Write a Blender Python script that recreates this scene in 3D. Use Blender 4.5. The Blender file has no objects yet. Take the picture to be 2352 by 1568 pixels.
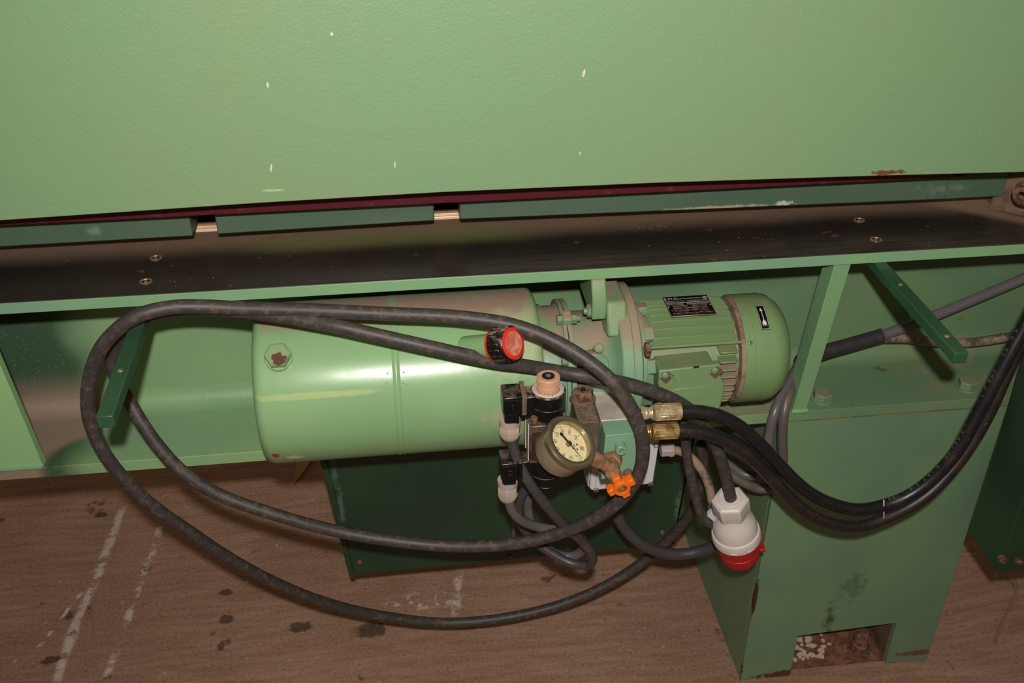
import bpy, math, random
from mathutils import Vector, Matrix, Quaternion

# ------------------------------------------------------------------ camera, light, exposure
scene = bpy.context.scene
scene.view_settings.view_transform = 'Standard'
scene.view_settings.look = 'None'
scene.view_settings.exposure = 0.0
scene.view_settings.gamma = 1.0
scene.view_settings.use_curve_mapping = False

cam_data = bpy.data.cameras.new('camera')
cam_data.sensor_width = 36.0
cam_data.lens = 36.0 * 2371.0 / 2352.0
cam_data.clip_start = 0.02
camera = bpy.data.objects.new('camera', cam_data)
scene.collection.objects.link(camera)
camera.location = (0.0, 0.0, 1.45)
camera.rotation_euler = (math.radians(90 - 32.3), 0.0, math.radians(-6.9))
scene.camera = camera

world = bpy.data.worlds.new('workshop_light')
scene.world = world
world.use_nodes = True
world.node_tree.nodes['Background'].inputs[0].default_value = (1.0, 0.74, 0.46, 1)
world.node_tree.nodes['Background'].inputs[1].default_value = 0.13

flash = bpy.data.lights.new('camera_flash', 'SPOT')
flash.energy = 76.0
flash.color = (0.98, 0.94, 0.88)
flash.spot_size = math.radians(112)
flash.spot_blend = 1.0
flash.shadow_soft_size = 0.016
flash_obj = bpy.data.objects.new('camera_flash', flash)
scene.collection.objects.link(flash_obj)
flash_obj.location = (-0.003, -0.05, 1.587)
flash_dir = Vector((0.13, 0.84, -0.53)).normalized()
flash_obj.rotation_euler = flash_dir.to_track_quat('-Z', 'Y').to_euler()

random.seed(7)
PI = math.pi
V = Vector

# ------------------------------------------------------------------ mesh helpers
class MB:
    """collects vertices and faces of one mesh"""
    def __init__(s):
        s.v = []; s.f = []
    def add(s, vs, fs):
        o = len(s.v)
        s.v += [tuple(x) for x in vs]
        s.f += [tuple(i + o for i in f) for f in fs]
        return s
    def box(s, a, b):
        (x0, y0, z0), (x1, y1, z1) = a, b
        vs = [(x, y, z) for z in (z0, z1) for y in (y0, y1) for x in (x0, x1)]
        return s.add(vs, [(0, 2, 3, 1), (4, 5, 7, 6), (0, 1, 5, 4), (2, 6, 7, 3), (0, 4, 6, 2), (1, 3, 7, 5)])
    def obox(s, c, ex, ey, ez):
        """oriented box: centre and three half-extent vectors"""
        c, ex, ey, ez = V(c), V(ex), V(ey), V(ez)
        vs = [c + ex * i + ey * j + ez * k for k in (-1, 1) for j in (-1, 1) for i in (-1, 1)]
        return s.add(vs, [(0, 2, 3, 1), (4, 5, 7, 6), (0, 1, 5, 4), (2, 6, 7, 3), (0, 4, 6, 2), (1, 3, 7, 5)])
    def prism(s, poly, d):
        """closed polygon (list of points) pushed along d"""
        d = V(d); n = len(poly)
        vs = [V(p) for p in poly] + [V(p) + d for p in poly]
        fs = [tuple(range(n - 1, -1, -1)), tuple(range(n, 2 * n))]
        fs += [(i, (i + 1) % n, n + (i + 1) % n, n + i) for i in range(n)]
        return s.add(vs, fs)
    def lathe(s, c, ax, prof, n=32, caps=True, ref=None, phase=0.0):
        """profile [(h, r)] turned about ax through c"""
        c = V(c); ax = V(ax).normalized()
        e1, e2 = frame(ax, ref)
        vs = []; fs = []
        for h, r in prof:
            for i in range(n):
                t = 2 * PI * i / n + phase
                vs.append(c + ax * h + (e1 * math.cos(t) + e2 * math.sin(t)) * r)
        for k in range(len(prof) - 1):
            for i in range(n):
                j = (i + 1) % n
                fs.append((k * n + i, k * n + j, (k + 1) * n + j, (k + 1) * n + i))
        if caps:
            fs.append(tuple(range(n - 1, -1, -1)))
            fs.append(tuple((len(prof) - 1) * n + i for i in range(n)))
        return s.add(vs, fs)
    def tube(s, pts, r, n=14, step=0.006, caps=True):
        path = spline(pts, step)
        rr = r if callable(r) else (lambda t: r)
        tang = []
        for i in range(len(path)):
            a = path[max(i - 1, 0)]; b = path[min(i + 1, len(path) - 1)]
            tang.append((b - a).normalized())
        u = tang[0].orthogonal().normalized()
        vs = []; fs = []
        for i, p in enumerate(path):
            u = (u - tang[i] * u.dot(tang[i])).normalized()
            w = tang[i].cross(u)
            q = rr(i / (len(path) - 1))
            for k in range(n):
                t = 2 * PI * k / n
                vs.append(p + (u * math.cos(t) + w * math.sin(t)) * q)
        for i in range(len(path) - 1):
            for k in range(n):
                j = (k + 1) % n
                fs.append((i * n + k, i * n + j, (i + 1) * n + j, (i + 1) * n + k))
        if caps:
            fs.append(tuple(range(n - 1, -1, -1)))
            fs.append(tuple((len(path) - 1) * n + i for i in range(n)))
        return s.add(vs, fs)

def frame(ax, ref=None):
    ax = V(ax).normalized()
    if ref is not None:
        e1 = V(ref); e1 = (e1 - ax * e1.dot(ax)).normalized()
    else:
        e1 = ax.orthogonal().normalized()
    return e1, ax.cross(e1)

def spline(pts, step=0.006):
    """centripetal-like Catmull-Rom through the points, evenly resampled"""
    P = [V(p) for p in pts]
    if len(P) == 2:
        n = max(1, int((P[1] - P[0]).length / step)); return [P[0].lerp(P[1], i / n) for i in range(n + 1)]
    P = [P[0] * 2 - P[1]] + P + [P[-1] * 2 - P[-2]]
    dense = []
    for i in range(1, len(P) - 2):
        a, b, c, d = P[i - 1], P[i], P[i + 1], P[i + 2]
        t0 = 0.0; t1 = t0 + max((b - a).length, 1e-5) ** 0.5; t2 = t1 + max((c - b).length, 1e-5) ** 0.5; t3 = t2 + max((d - c).length, 1e-5) ** 0.5
        for k in range(16):
            t = t1 + (t2 - t1) * k / 16
            A1 = a * ((t1 - t) / (t1 - t0)) + b * ((t - t0) / (t1 - t0))
            A2 = b * ((t2 - t) / (t2 - t1)) + c * ((t - t1) / (t2 - t1))
            A3 = c * ((t3 - t) / (t3 - t2)) + d * ((t - t2) / (t3 - t2))
            B1 = A1 * ((t2 - t) / (t2 - t0)) + A2 * ((t - t0) / (t2 - t0))
            B2 = A2 * ((t3 - t) / (t3 - t1)) + A3 * ((t - t1) / (t3 - t1))
            dense.append(B1 * ((t2 - t) / (t2 - t1)) + B2 * ((t - t1) / (t2 - t1)))
    dense.append(P[-2])
    out = [dense[0]]; acc = 0.0
    for a, b in zip(dense, dense[1:]):
        acc += (b - a).length
        if acc >= step:
            out.append(b); acc = 0.0
    if (out[-1] - dense[-1]).length > 1e-6:
        out.append(dense[-1])
    return out

def hexprof(mb, c, ax, h, r, ref=None, phase=0.0, chamfer=0.12):
    """hexagon head with a chamfered top"""
    return mb.lathe(c, ax, [(0, r), (h * (1 - chamfer), r), (h, r * 0.88)], 6, True, ref, phase)

BASE = {}
def obj(name, mb, mat, parent=None, bevel=0.0, seg=2, smooth=35, label=None, kind=None, local=False):
    """links one mesh object; vertices are given in world space unless local"""
    me = bpy.data.meshes.new(name)
    base = BASE.get(parent.name, V((0, 0, 0))) if parent is not None else V((0, 0, 0))
    vs = mb.v if local else [tuple(V(p) - base) for p in mb.v]
    me.from_pydata(vs, [], mb.f)
    me.validate()
    me.polygons.foreach_set('use_smooth', [True] * len(me.polygons))
    me.set_sharp_from_angle(angle=math.radians(smooth))
    me.materials.append(mat)
    o = bpy.data.objects.new(name, me)
    scene.collection.objects.link(o)
    if parent is not None:
        o.parent = parent
    BASE[o.name] = base
    if bevel > 0:
        m = o.modifiers.new('edge', 'BEVEL'); m.width = bevel; m.segments = seg
        m.limit_method = 'ANGLE'; m.angle_limit = math.radians(40); m.harden_normals = False
    if label: o['label'] = label
    if kind: o['kind'] = kind
    return o

def thing(name, label, cat, loc, group=None):
    o = bpy.data.objects.new(name, None)
    scene.collection.objects.link(o)
    o.empty_display_size = 0.05
    o.location = loc
    BASE[o.name] = V(loc)
    o['label'] = label; o['category'] = cat
    if group: o['group'] = group
    return o

def tag(o, label, cat, group=None):
    o['label'] = label; o['category'] = cat
    if group: o['group'] = group
    return o

def text_mb(mb, body, origin, ex, ey, size, align='CENTER', squeeze=1.0):
    """adds flat lettering: ex is the reading direction, ey points to the top of the letters"""
    cu = bpy.data.curves.new('lettering', 'FONT')
    cu.body = body; cu.size = size; cu.align_x = align; cu.align_y = 'CENTER'; cu.resolution_u = 2
    to = bpy.data.objects.new('lettering', cu)
    scene.collection.objects.link(to)
    dg = bpy.context.evaluated_depsgraph_get()
    me = bpy.data.meshes.new_from_object(to.evaluated_get(dg))
    ex = V(ex).normalized(); ey = V(ey); ey = (ey - ex * ey.dot(ex)).normalized()
    o = V(origin)
    mb.add([o + ex * (p.co.x * squeeze) + ey * p.co.y for p in me.vertices], [tuple(p.vertices) for p in me.polygons])
    bpy.data.objects.remove(to); bpy.data.curves.remove(cu); bpy.data.meshes.remove(me)

# ------------------------------------------------------------------ material helpers
def lin(r, g, b):
    f = lambda c: (c / 255 / 12.92) if c / 255 <= 0.04045 else ((c / 255 + 0.055) / 1.055) ** 2.4
    return (f(r), f(g), f(b), 1.0)

class NT:
    def __init__(s, name):
        s.m = bpy.data.materials.new(name); s.m.use_nodes = True
        s.t = s.m.node_tree; s.b = s.t.nodes['Principled BSDF']
        s.pos = s.t.nodes.new('ShaderNodeNewGeometry')
    def set(s, key, val):
        i = s.b.inputs[key]
        if hasattr(val, 'links') or isinstance(val, bpy.types.NodeSocket): s.t.links.new(val, i)
        else: i.default_value = val
    def _in(s, node, idx, val):
        if isinstance(val, bpy.types.NodeSocket): s.t.links.new(val, node.inputs[idx])
        else: node.inputs[idx].default_value = val
    def math(s, op, a, b=0.0, clamp=False):
        n = s.t.nodes.new('ShaderNodeMath'); n.operation = op; n.use_clamp = clamp
        s._in(n, 0, a); s._in(n, 1, b); return n.outputs[0]
    def vmath(s, op, a, b=(0, 0, 0)):
        n = s.t.nodes.new('ShaderNodeVectorMath'); n.operation = op
        s._in(n, 0, a); s._in(n, 1, b); return n.outputs['Value'] if op in ('LENGTH', 'DISTANCE', 'DOT_PRODUCT') else n.outputs[0]
    def noise(s, scale, detail=3.0, rough=0.55, vec=None, color=False):
        n = s.t.nodes.new('ShaderNodeTexNoise'); n.inputs['Scale'].default_value = scale
        n.inputs['Detail'].default_value = detail; n.inputs['Roughness'].default_value = rough
        s.t.links.new(vec if vec is not None else s.pos.outputs['Position'], n.inputs['Vector'])
        return n.outputs['Color' if color else 'Fac']
    def voronoi(s, scale, vec=None, feature='F1'):
        n = s.t.nodes.new('ShaderNodeTexVoronoi'); n.feature = feature; n.inputs['Scale'].default_value = scale
        s.t.links.new(vec if vec is not None else s.pos.outputs['Position'], n.inputs['Vector'])
        return n.outputs['Distance']
    def ramp(s, x, lo, hi):
        n = s.t.nodes.new('ShaderNodeMapRange'); n.interpolation_type = 'SMOOTHSTEP'
        s._in(n, 0, x); n.inputs[1].default_value = lo; n.inputs[2].default_value = hi
        return n.outputs[0]
    def mix(s, fac, a, b):
        n = s.t.nodes.new('ShaderNodeMix'); n.data_type = 'RGBA'
        s._in(n, 0, fac); s._in(n, 6, a); s._in(n, 7, b); return n.outputs[2]
    def sep(s, vec=None):
        n = s.t.nodes.new('ShaderNodeSeparateXYZ'); s.t.links.new(vec if vec is not None else s.pos.outputs['Position'], n.inputs[0])
        return n.outputs
    def scaled(s, sx, sy, sz):
        return s.vmath('MULTIPLY', s.pos.outputs['Position'], (sx, sy, sz))
    def bump(s, h, strength, dist=0.001):
        n = s.t.nodes.new('ShaderNodeBump'); n.inputs['Strength'].default_value = strength; n.inputs['Distance'].default_value = dist
        s._in(n, 'Height', h); s.t.links.new(n.outputs[0], s.b.inputs['Normal'])
    def blob(s, c, r, wob=0.35, ns=90.0, soft=0.35):
        """1 inside a ragged ellipsoid stain at c with radii r"""
        d = s.vmath('LENGTH', s.vmath('DIVIDE', s.vmath('SUBTRACT', s.pos.outputs['Position'], c), r))
        d = s.math('ADD', d, s.math('MULTIPLY', s.math('SUBTRACT', s.noise(ns, 3), 0.5), wob * 2))
        return s.ramp(d, 1.0, 1.0 - soft)
    def streak(s, a, b, w, ns=60.0, thr=0.5, taper=True):
        """ragged line mark from a to b on a horizontal surface"""
        a, b = V(a), V(b); d = (b - a); L = d.length; d.normalize(); n = V((-d.y, d.x, 0))
        p = s.vmath('SUBTRACT', s.pos.outputs['Position'], tuple(a))
        along = s.vmath('DOT_PRODUCT', p, tuple(d)); across = s.math('ABSOLUTE', s.math('ADD', s.vmath('DOT_PRODUCT', p, tuple(n)), s.math('MULTIPLY', s.math('SUBTRACT', s.noise(9, 2), 0.5), w * 2.0)))
        m = s.math('MULTIPLY', s.ramp(across, w, w * 0.3), s.math('MULTIPLY', s.ramp(along, -0.01, 0.02), s.ramp(along, L + 0.01, L - 0.03)))
        return s.math('MULTIPLY', m, s.ramp(s.noise(ns, 4, 0.7), thr - 0.08, thr + 0.06))

DUST = lin(158, 132, 114)

def paint(name, col, col2, rough=0.38, bump=0.25, bscale=420.0, dust=0.0, dust_lo=0.45, extra=None, spec=0.5, coat=0.0, dust_n=(0.35, 0.6), bdist=0.0006):
    """machine enamel with slight colour drift and orange peel; dust lies on faces turned upwards"""
    n = NT(name)
    c = n.mix(n.ramp(n.noise(5.0, 2), 0.35, 0.65), lin(*col), lin(*col2))
    r = n.math('ADD', n.math('MULTIPLY', n.noise(40, 3), 0.14), rough - 0.07)
    if dust > 0:
        nz = n.sep(n.pos.outputs['Normal'])[2]
        f = n.math('MULTIPLY', n.ramp(nz, dust_lo, min(dust_lo + 0.45, 1.0)), n.ramp(n.noise(28, 4, 0.65), *dust_n))
        f = n.math('MULTIPLY', f, dust)
        c = n.mix(f, c, DUST)
        r = n.math('ADD', r, n.math('MULTIPLY', f, 0.45))
    if extra:
        for fn in extra:
            c, r = fn(n, c, r)
    n.set('Base Color', c); n.set('Roughness', r)
    n.set('Specular IOR Level', spec)
    if coat: n.set('Coat Weight', coat)
    h = n.math('ADD', n.noise(bscale, 2, 0.5), n.math('MULTIPLY', n.noise(bscale * 0.3, 2, 0.5), 0.8))
    n.bump(h, bump, bdist)
    return n.m

def stain(c, r, col, wob=0.35, ns=90.0, soft=0.35, amount=1.0, rough=0.8):
    def fn(n, cc, rr):
        m = n.blob(c, r, wob, ns, soft)
        if amount < 1: m = n.math('MULTIPLY', m, amount)
        return n.mix(m, cc, lin(*col)), n.math('ADD', rr, n.math('MULTIPLY', m, rough - 0.4))
    return fn

def plain(name, col, rough=0.5, metal=0.0, bump=0.0, bscale=300.0, dust=0.0, var=None, spec=0.5, dust_lo=0.2, vscale=30.0, vr=(0.4, 0.62)):
    n = NT(name)
    c = lin(*col)
    if var: c = n.mix(n.ramp(n.noise(vscale, 4, 0.65), *vr), lin(*col), lin(*var))
    r = rough
    if dust > 0:
        nz = n.sep(n.pos.outputs['Normal'])[2]
        f = n.math('MULTIPLY', n.math('MULTIPLY', n.ramp(nz, dust_lo, 0.9), n.ramp(n.noise(90, 4, 0.7), 0.4, 0.6)), dust)
        c = n.mix(f, c, DUST); r = n.math('ADD', rough, n.math('MULTIPLY', f, 0.4))
    n.set('Base Color', c); n.set('Roughness', r); n.set('Metallic', metal); n.set('Specular IOR Level', spec)
    if bump > 0: n.bump(n.noise(bscale, 3), bump, 0.0006)
    return n.m

# ------------------------------------------------------------------ materials
GREEN = (131, 172, 124); GREEN2 = (122, 160, 133)
M_panel = paint('hammered_green_enamel', (126, 160, 120), (132, 158, 116), rough=0.40, bump=0.5, bscale=300, bdist=0.0009, extra=[
    stain((0.5854, 1.0900, 0.9607), (0.024, 0.02, 0.0035), (120, 62, 38), wob=0.9, ns=160),
    stain((-0.1358, 1.0900, 0.9761), (0.016, 0.02, 0.0015), (190, 205, 150), wob=0.6, ns=160, amount=0.7)])
M_green = paint('light_green_enamel', GREEN, GREEN2, rough=0.4, bump=0.3, bscale=330)
M_brightgreen = paint('bright_green_enamel', (164, 210, 140), (158, 204, 146), rough=0.4, bump=0.15, bscale=330)  # brighter variant of the light green, for the left gusset plate
M_dusty = paint('dusty_green_enamel', (122, 152, 108), GREEN2, rough=0.42, bump=0.1, bscale=300, dust=0.9, dust_lo=0.35, dust_n=(0.3, 0.55))
M_motor = paint('motor_green_enamel', (119, 144, 96), (112, 138, 99), rough=0.42, bump=0.08, dust=0.45, dust_lo=0.72, dust_n=(0.4, 0.65))
M_findust = paint('dusty_fin_enamel', (119, 144, 96), (112, 138, 99), rough=0.45, bump=0.08, dust=0.95, dust_lo=0.15, dust_n=(0.15, 0.4))
M_ring_dust = plain('dusty_motor_ring', (150, 124, 106), 0.8, var=(116, 84, 66), vscale=50)
M_cover = paint('fan_cover_green', (119, 148, 99), (121, 146, 101), rough=0.4, bump=0.05, dust=0.5, dust_lo=0.85)
M_tank = paint('tank_green_enamel', (139, 176, 126), (132, 170, 121), rough=0.30, bump=0.05, bscale=200, dust=1.0, dust_lo=0.90, dust_n=(0.15, 0.5), extra=[
    stain((-0.1139, 1.0251, 0.7393), (0.10, 0.05, 0.005), (188, 200, 130), wob=0.35, ns=70, soft=0.5, amount=0.55, rough=0.5),
    stain((0.1422, 1.0474, 0.7718), (0.04, 0.08, 0.09), (186, 176, 138), wob=1.3, ns=40, soft=1.0, amount=0.55),
    stain((0.1198, 1.0167, 0.6912), (0.05, 0.05, 0.03), (186, 176, 138), wob=1.3, ns=60, soft=0.9, amount=0.45),
    stain((-0.1685, 1.0274, 0.6518), (0.006, 0.01, 0.006), (190, 30, 24), wob=0.5, ns=200),
    stain((-0.1475, 1.0322, 0.6432), (0.012, 0.01, 0.006), (196, 196, 160), wob=0.9, ns=200)])

def web_paint():
    n = NT('oversprayed_web_green')
    x, y, z = n.sep()[0:3]
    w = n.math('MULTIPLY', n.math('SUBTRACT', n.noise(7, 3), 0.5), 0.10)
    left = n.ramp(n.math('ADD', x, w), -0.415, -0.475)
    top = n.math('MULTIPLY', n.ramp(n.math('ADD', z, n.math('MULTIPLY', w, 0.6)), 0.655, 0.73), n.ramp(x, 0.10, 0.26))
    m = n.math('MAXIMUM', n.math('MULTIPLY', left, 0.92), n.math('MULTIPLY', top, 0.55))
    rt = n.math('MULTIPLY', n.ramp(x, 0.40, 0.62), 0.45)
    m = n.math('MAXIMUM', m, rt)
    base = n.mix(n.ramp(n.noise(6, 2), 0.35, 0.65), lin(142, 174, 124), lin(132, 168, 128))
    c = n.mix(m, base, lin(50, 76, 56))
    speck = n.math('MULTIPLY', n.ramp(n.noise(260, 2, 0.7), 0.60, 0.70), n.math('MULTIPLY', m, 0.5))
    c = n.mix(speck, c, DUST)
    # dust gathered along the foot of the web
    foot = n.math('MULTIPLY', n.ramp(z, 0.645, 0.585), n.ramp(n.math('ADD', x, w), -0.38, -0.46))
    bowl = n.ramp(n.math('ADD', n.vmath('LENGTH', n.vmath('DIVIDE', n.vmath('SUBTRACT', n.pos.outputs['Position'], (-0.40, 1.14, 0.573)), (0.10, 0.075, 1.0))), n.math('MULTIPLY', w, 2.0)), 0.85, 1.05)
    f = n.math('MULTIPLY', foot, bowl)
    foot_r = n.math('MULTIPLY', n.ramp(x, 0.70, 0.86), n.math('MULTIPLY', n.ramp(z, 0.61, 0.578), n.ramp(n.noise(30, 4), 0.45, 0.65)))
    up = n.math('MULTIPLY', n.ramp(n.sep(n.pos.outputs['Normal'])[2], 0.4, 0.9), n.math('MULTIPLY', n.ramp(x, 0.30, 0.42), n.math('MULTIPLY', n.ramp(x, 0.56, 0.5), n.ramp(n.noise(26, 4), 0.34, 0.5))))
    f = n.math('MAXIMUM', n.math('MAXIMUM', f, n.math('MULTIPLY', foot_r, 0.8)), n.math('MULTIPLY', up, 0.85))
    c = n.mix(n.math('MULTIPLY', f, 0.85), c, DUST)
    rust = n.math('MULTIPLY', n.ramp(n.noise(22, 5, 0.7), 0.62, 0.72), n.math('MULTIPLY', n.ramp(x, 0.5, 0.65), 0.6))
    c = n.mix(rust, c, lin(96, 66, 34))
    n.set('Base Color', c); n.set('Roughness', n.math('ADD', 0.42, n.math('MULTIPLY', m, 0.15)))
    n.bump(n.math('ADD', n.noise(330, 2), n.noise(110, 2)), 0.32, 0.0006)
    return n.m
M_web = web_paint()

M_pedestal = paint('pedestal_green_enamel', (116, 147, 107), (106, 137, 112), rough=0.46, bump=0.3, bscale=330, extra=[
    stain((0.6730, 1.1400, 0.1352), (0.012, 0.05, 0.045), (52, 58, 30), wob=1.2, ns=90, soft=0.9, amount=0.8),
    stain((0.7023, 1.1400, 0.2027), (0.03, 0.05, 0.04), (60, 74, 44), wob=1.4, ns=70, soft=1.0, amount=0.5),
    stain((0.5369, 1.1400, 0.1984), (0.0035, 0.012, 0.05), (70, 36, 16), wob=0.6, ns=200),
    stain((0.5324, 1.1400, 0.0258), (0.005, 0.012, 0.03), (70, 36, 16), wob=0.8, ns=200),
    stain((0.6047, 1.1400, 0.0065), (0.05, 0.02, 0.010), (92, 52, 30), wob=0.9, ns=120),
    stain((0.8536, 1.1400, 0.0271), (0.05, 0.02, 0.008), (110, 84, 62), wob=0.9, ns=120)])
M_rust_seam = plain('rusty_seam', (150, 112, 62), 0.8, var=(84, 112, 62), vscale=40)
M_dark = paint('dark_green_enamel', (45, 73, 52), (39, 67, 49), rough=0.34, bump=0.05, bscale=150, dust=0.25, dust_lo=0.6)
M_bar = paint('dark_green_bar_enamel', (84, 104, 86), (76, 100, 80), rough=0.38, bump=0.06, bscale=150, dust=0.0, extra=[
    stain((0.4174, 1.1800, 0.8830), (0.10, 0.02, 0.0035), (170, 166, 136), wob=0.9, ns=120, soft=0.8, amount=0.8),
    stain((0.4989, 1.1800, 0.8840), (0.014, 0.02, 0.005), (186, 190, 160), wob=0.9, ns=150, soft=0.6),
    stain((-0.3662, 1.1800, 0.8956), (0.014, 0.02, 0.009), (120, 146, 116), wob=0.6, ns=150, soft=0.9, amount=0.6),
    stain((0.7172, 1.1800, 0.8939), (0.05, 0.02, 0.010), (110, 124, 104), wob=1.2, ns=90, soft=0.9, amount=0.7)])
M_chute = paint('chute_dark_green', (34, 59, 43), (40, 67, 46), rough=0.32, bump=0.04, bscale=90, extra=[
    stain((-0.1238, 1.2580, 0.4358), (0.008, 0.02, 0.05), (110, 130, 122), wob=0.9, ns=90, soft=0.9, amount=0.35),
    stain((-0.1189, 1.2580, 0.3559), (0.006, 0.02, 0.05), (110, 130, 122), wob=0.9, ns=90, soft=0.9, amount=0.45),
    stain((0.1551, 1.2580, 0.2891), (0.003, 0.02, 0.05), (130, 136, 104), wob=0.9, ns=120, soft=0.9, amount=0.6),
    stain((0.4302, 1.2580, 0.3022), (0.006, 0.02, 0.05), (110, 136, 116), wob=1.2, ns=120, soft=0.9, amount=0.5)])
M_peg = paint('peg_dark_green', (48, 82, 57), (43, 75, 53), rough=0.36, bump=0.05, bscale=150)
M_maroon = plain('maroon_paint', (84, 22, 34), 0.4, var=(110, 48, 44), vscale=60, vr=(0.55, 0.75), bump=0.2)

def table_steel():
    n = NT('oiled_table_steel')
    x, y, z = n.sep()[0:3]
    w = n.math('MULTIPLY', n.math('SUBTRACT', n.noise(4.5, 3), 0.5), 0.030)
    back = n.ramp(n.math('ADD', y, w), 1.172, 1.222)
    c = lin(44, 37, 34)
    c = n.mix(n.ramp(n.noise(3.0, 3), 0.42, 0.6), c, lin(54, 45, 38))
    scr = n.ramp(n.noise(30, 3, 0.6, n.scaled(1.2, 22, 1)), 0.60, 0.72)
    c = n.mix(n.math('MULTIPLY', scr, 0.25), c, lin(104, 88, 74))
    front_sheen = n.math('MULTIPLY', n.ramp(n.math('ADD', y, w), 1.16, 1.10), n.math('MULTIPLY', n.ramp(x, -0.05, 0.18), n.ramp(n.noise(22, 4, 0.65, n.scaled(0.5, 5, 1)), 0.3, 0.7)))
    c = n.mix(n.math('MULTIPLY', front_sheen, 0.55), c, lin(92, 78, 68))  # reflected sheen near the front edge, painted in as a paler tone
    c = n.mix(n.math('MULTIPLY', back, 0.9), c, lin(122, 98, 80))
    olive = n.math('MULTIPLY', n.ramp(n.math('ADD', y, w), 1.165, 1.20), n.math('MULTIPLY', n.ramp(n.math('ADD', y, w), 1.245, 1.20), n.math('MULTIPLY', n.ramp(x, -0.25, -0.12), n.ramp(x, 0.22, 0.10))))
    c = n.mix(n.math('MULTIPLY', olive, 0.65), c, lin(104, 110, 62))
    end = n.math('MULTIPLY', n.ramp(n.math('ADD', x, n.math('MULTIPLY', n.math('SUBTRACT', y, 1.10), 1.3)), 0.86, 0.905), 0.9)
    c = n.mix(end, c, lin(146, 118, 98))
    rust = n.math('MULTIPLY', n.ramp(n.noise(38, 3, 0.55), 0.675, 0.72), 0.6)
    c = n.mix(rust, c, lin(112, 80, 64))
    sp = n.ramp(n.voronoi(85), 0.10, 0.05)
    sp = n.math('MULTIPLY', sp, n.ramp(n.noise(9, 2), 0.52, 0.62))
    c = n.mix(sp, c, lin(176, 158, 140))
    chips = n.math('MULTIPLY', n.blob((0.3200, 1.1966, 0.8520), (0.055, 0.012, 0.05), 0.8, 40, 0.9), n.ramp(n.noise(420, 2, 0.7), 0.60, 0.66))
    c = n.mix(chips, c, lin(210, 196, 176))
    r = n.math('ADD', 0.34, n.math('MULTIPLY', n.math('MAXIMUM', n.math('MAXIMUM', back, end), n.math('MULTIPLY', rust, 0.6)), 0.4))
    n.set('Base Color', c); n.set('Roughness', r); n.set('Metallic', 0.0); n.set('Specular IOR Level', 0.5)
    n.bump(n.noise(60, 3, 0.6, n.scaled(2, 9, 1)), 0.05, 0.0006)
    return n.m
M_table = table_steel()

def concrete():
    n = NT('brown_workshop_concrete')
    p = n.vmath('ADD', n.pos.outputs['Position'], n.vmath('MULTIPLY', n.noise(3.0, 2, color=True), (0.05, 0.05, 0)))
    groove = n.noise(11, 5, 0.65, n.vmath('MULTIPLY', p, (0.7, 6.0, 1)))
    c = n.mix(n.ramp(groove, 0.30, 0.72), lin(152, 116, 96), lin(176, 142, 122))
    c = n.mix(n.math('MULTIPLY', n.ramp(n.noise(2.6, 4), 0.42, 0.62), 0.45), c, lin(140, 104, 84))
    c = n.mix(n.math('MULTIPLY', n.ramp(n.noise(150, 3, 0.7), 0.5, 0.7), 0.5), c, lin(184, 156, 136))
    c = n.mix(n.math('MULTIPLY', n.ramp(n.noise(190, 3, 0.7, n.vmath('ADD', n.pos.outputs['Position'], (3, 9, 0))), 0.52, 0.72), 0.6), c, lin(86, 62, 50))
    oil = n.math('MULTIPLY', n.ramp(n.noise(10, 4, 0.6), 0.655, 0.70), 0.7)
    c = n.mix(oil, c, lin(56, 44, 36))
    ru = n.math('MULTIPLY', n.ramp(n.noise(13, 4, 0.6, n.vmath('ADD', n.pos.outputs['Position'], (7, 3, 0))), 0.68, 0.73), 0.7)
    c = n.mix(ru, c, lin(150, 84, 46))
    sp = n.math('MULTIPLY', n.ramp(n.voronoi(26), 0.12, 0.05), n.ramp(n.noise(6, 2), 0.5, 0.6))
    c = n.mix(n.math('MULTIPLY', sp, 0.7), c, lin(196, 178, 164))
    white = n.streak((-0.6098, 1.7288, 0.0000), (-0.6415, 1.2710, 0.0000), 0.013, 34, 0.47)
    white = n.math('MAXIMUM', white, n.streak((-0.5244, 1.6780, 0.0000), (-0.5553, 1.2606, 0.0000), 0.010, 30, 0.53))
    white = n.math('MAXIMUM', white, n.streak((-0.6392, 1.5014, 0.0000), (-0.6969, 1.3395, 0.0000), 0.006, 40, 0.55))
    white = n.math('MAXIMUM', white, n.streak((0.0736, 1.4615, 0.0000), (0.0522, 1.3407, 0.0000), 0.012, 30, 0.5))
    patch = n.math('MULTIPLY', n.blob((0.0107, 1.3913, 0.0000), (0.11, 0.035, 0.2), 0.6, 20, 0.7), n.ramp(n.noise(52, 3, 0.6), 0.54, 0.60))
    white = n.math('MAXIMUM', n.math('MULTIPLY', white, 0.8), n.math('MULTIPLY', patch, 0.65))
    c = n.mix(white, c, lin(214, 200, 190))
    for q, rr in (((-0.0995, 1.3318, 0.0000), 0.022), ((-0.3624, 1.3888, 0.0000), 0.012), ((-0.3708, 1.4576, 0.0000), 0.010), ((-0.6589, 1.3301, 0.0000), 0.012), ((-0.6529, 1.7109, 0.0000), 0.010), ((-0.2259, 1.3533, 0.0000), 0.016)):
        c = n.mix(n.math('MULTIPLY', n.blob(q, (rr * 1.6, rr, 0.2), 0.6, 70, 0.4), 0.75), c, lin(52, 40, 32))
    n.set('Base Color', c); n.set('Roughness', 0.85); n.set('Specular IOR Level', 0.25)
    n.bump(n.math('ADD', n.math('MULTIPLY', groove, 0.8), n.math('MULTIPLY', n.noise(200, 3), 0.6)), 0.4, 0.003)
    return n.m
M_floor = concrete()

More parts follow.
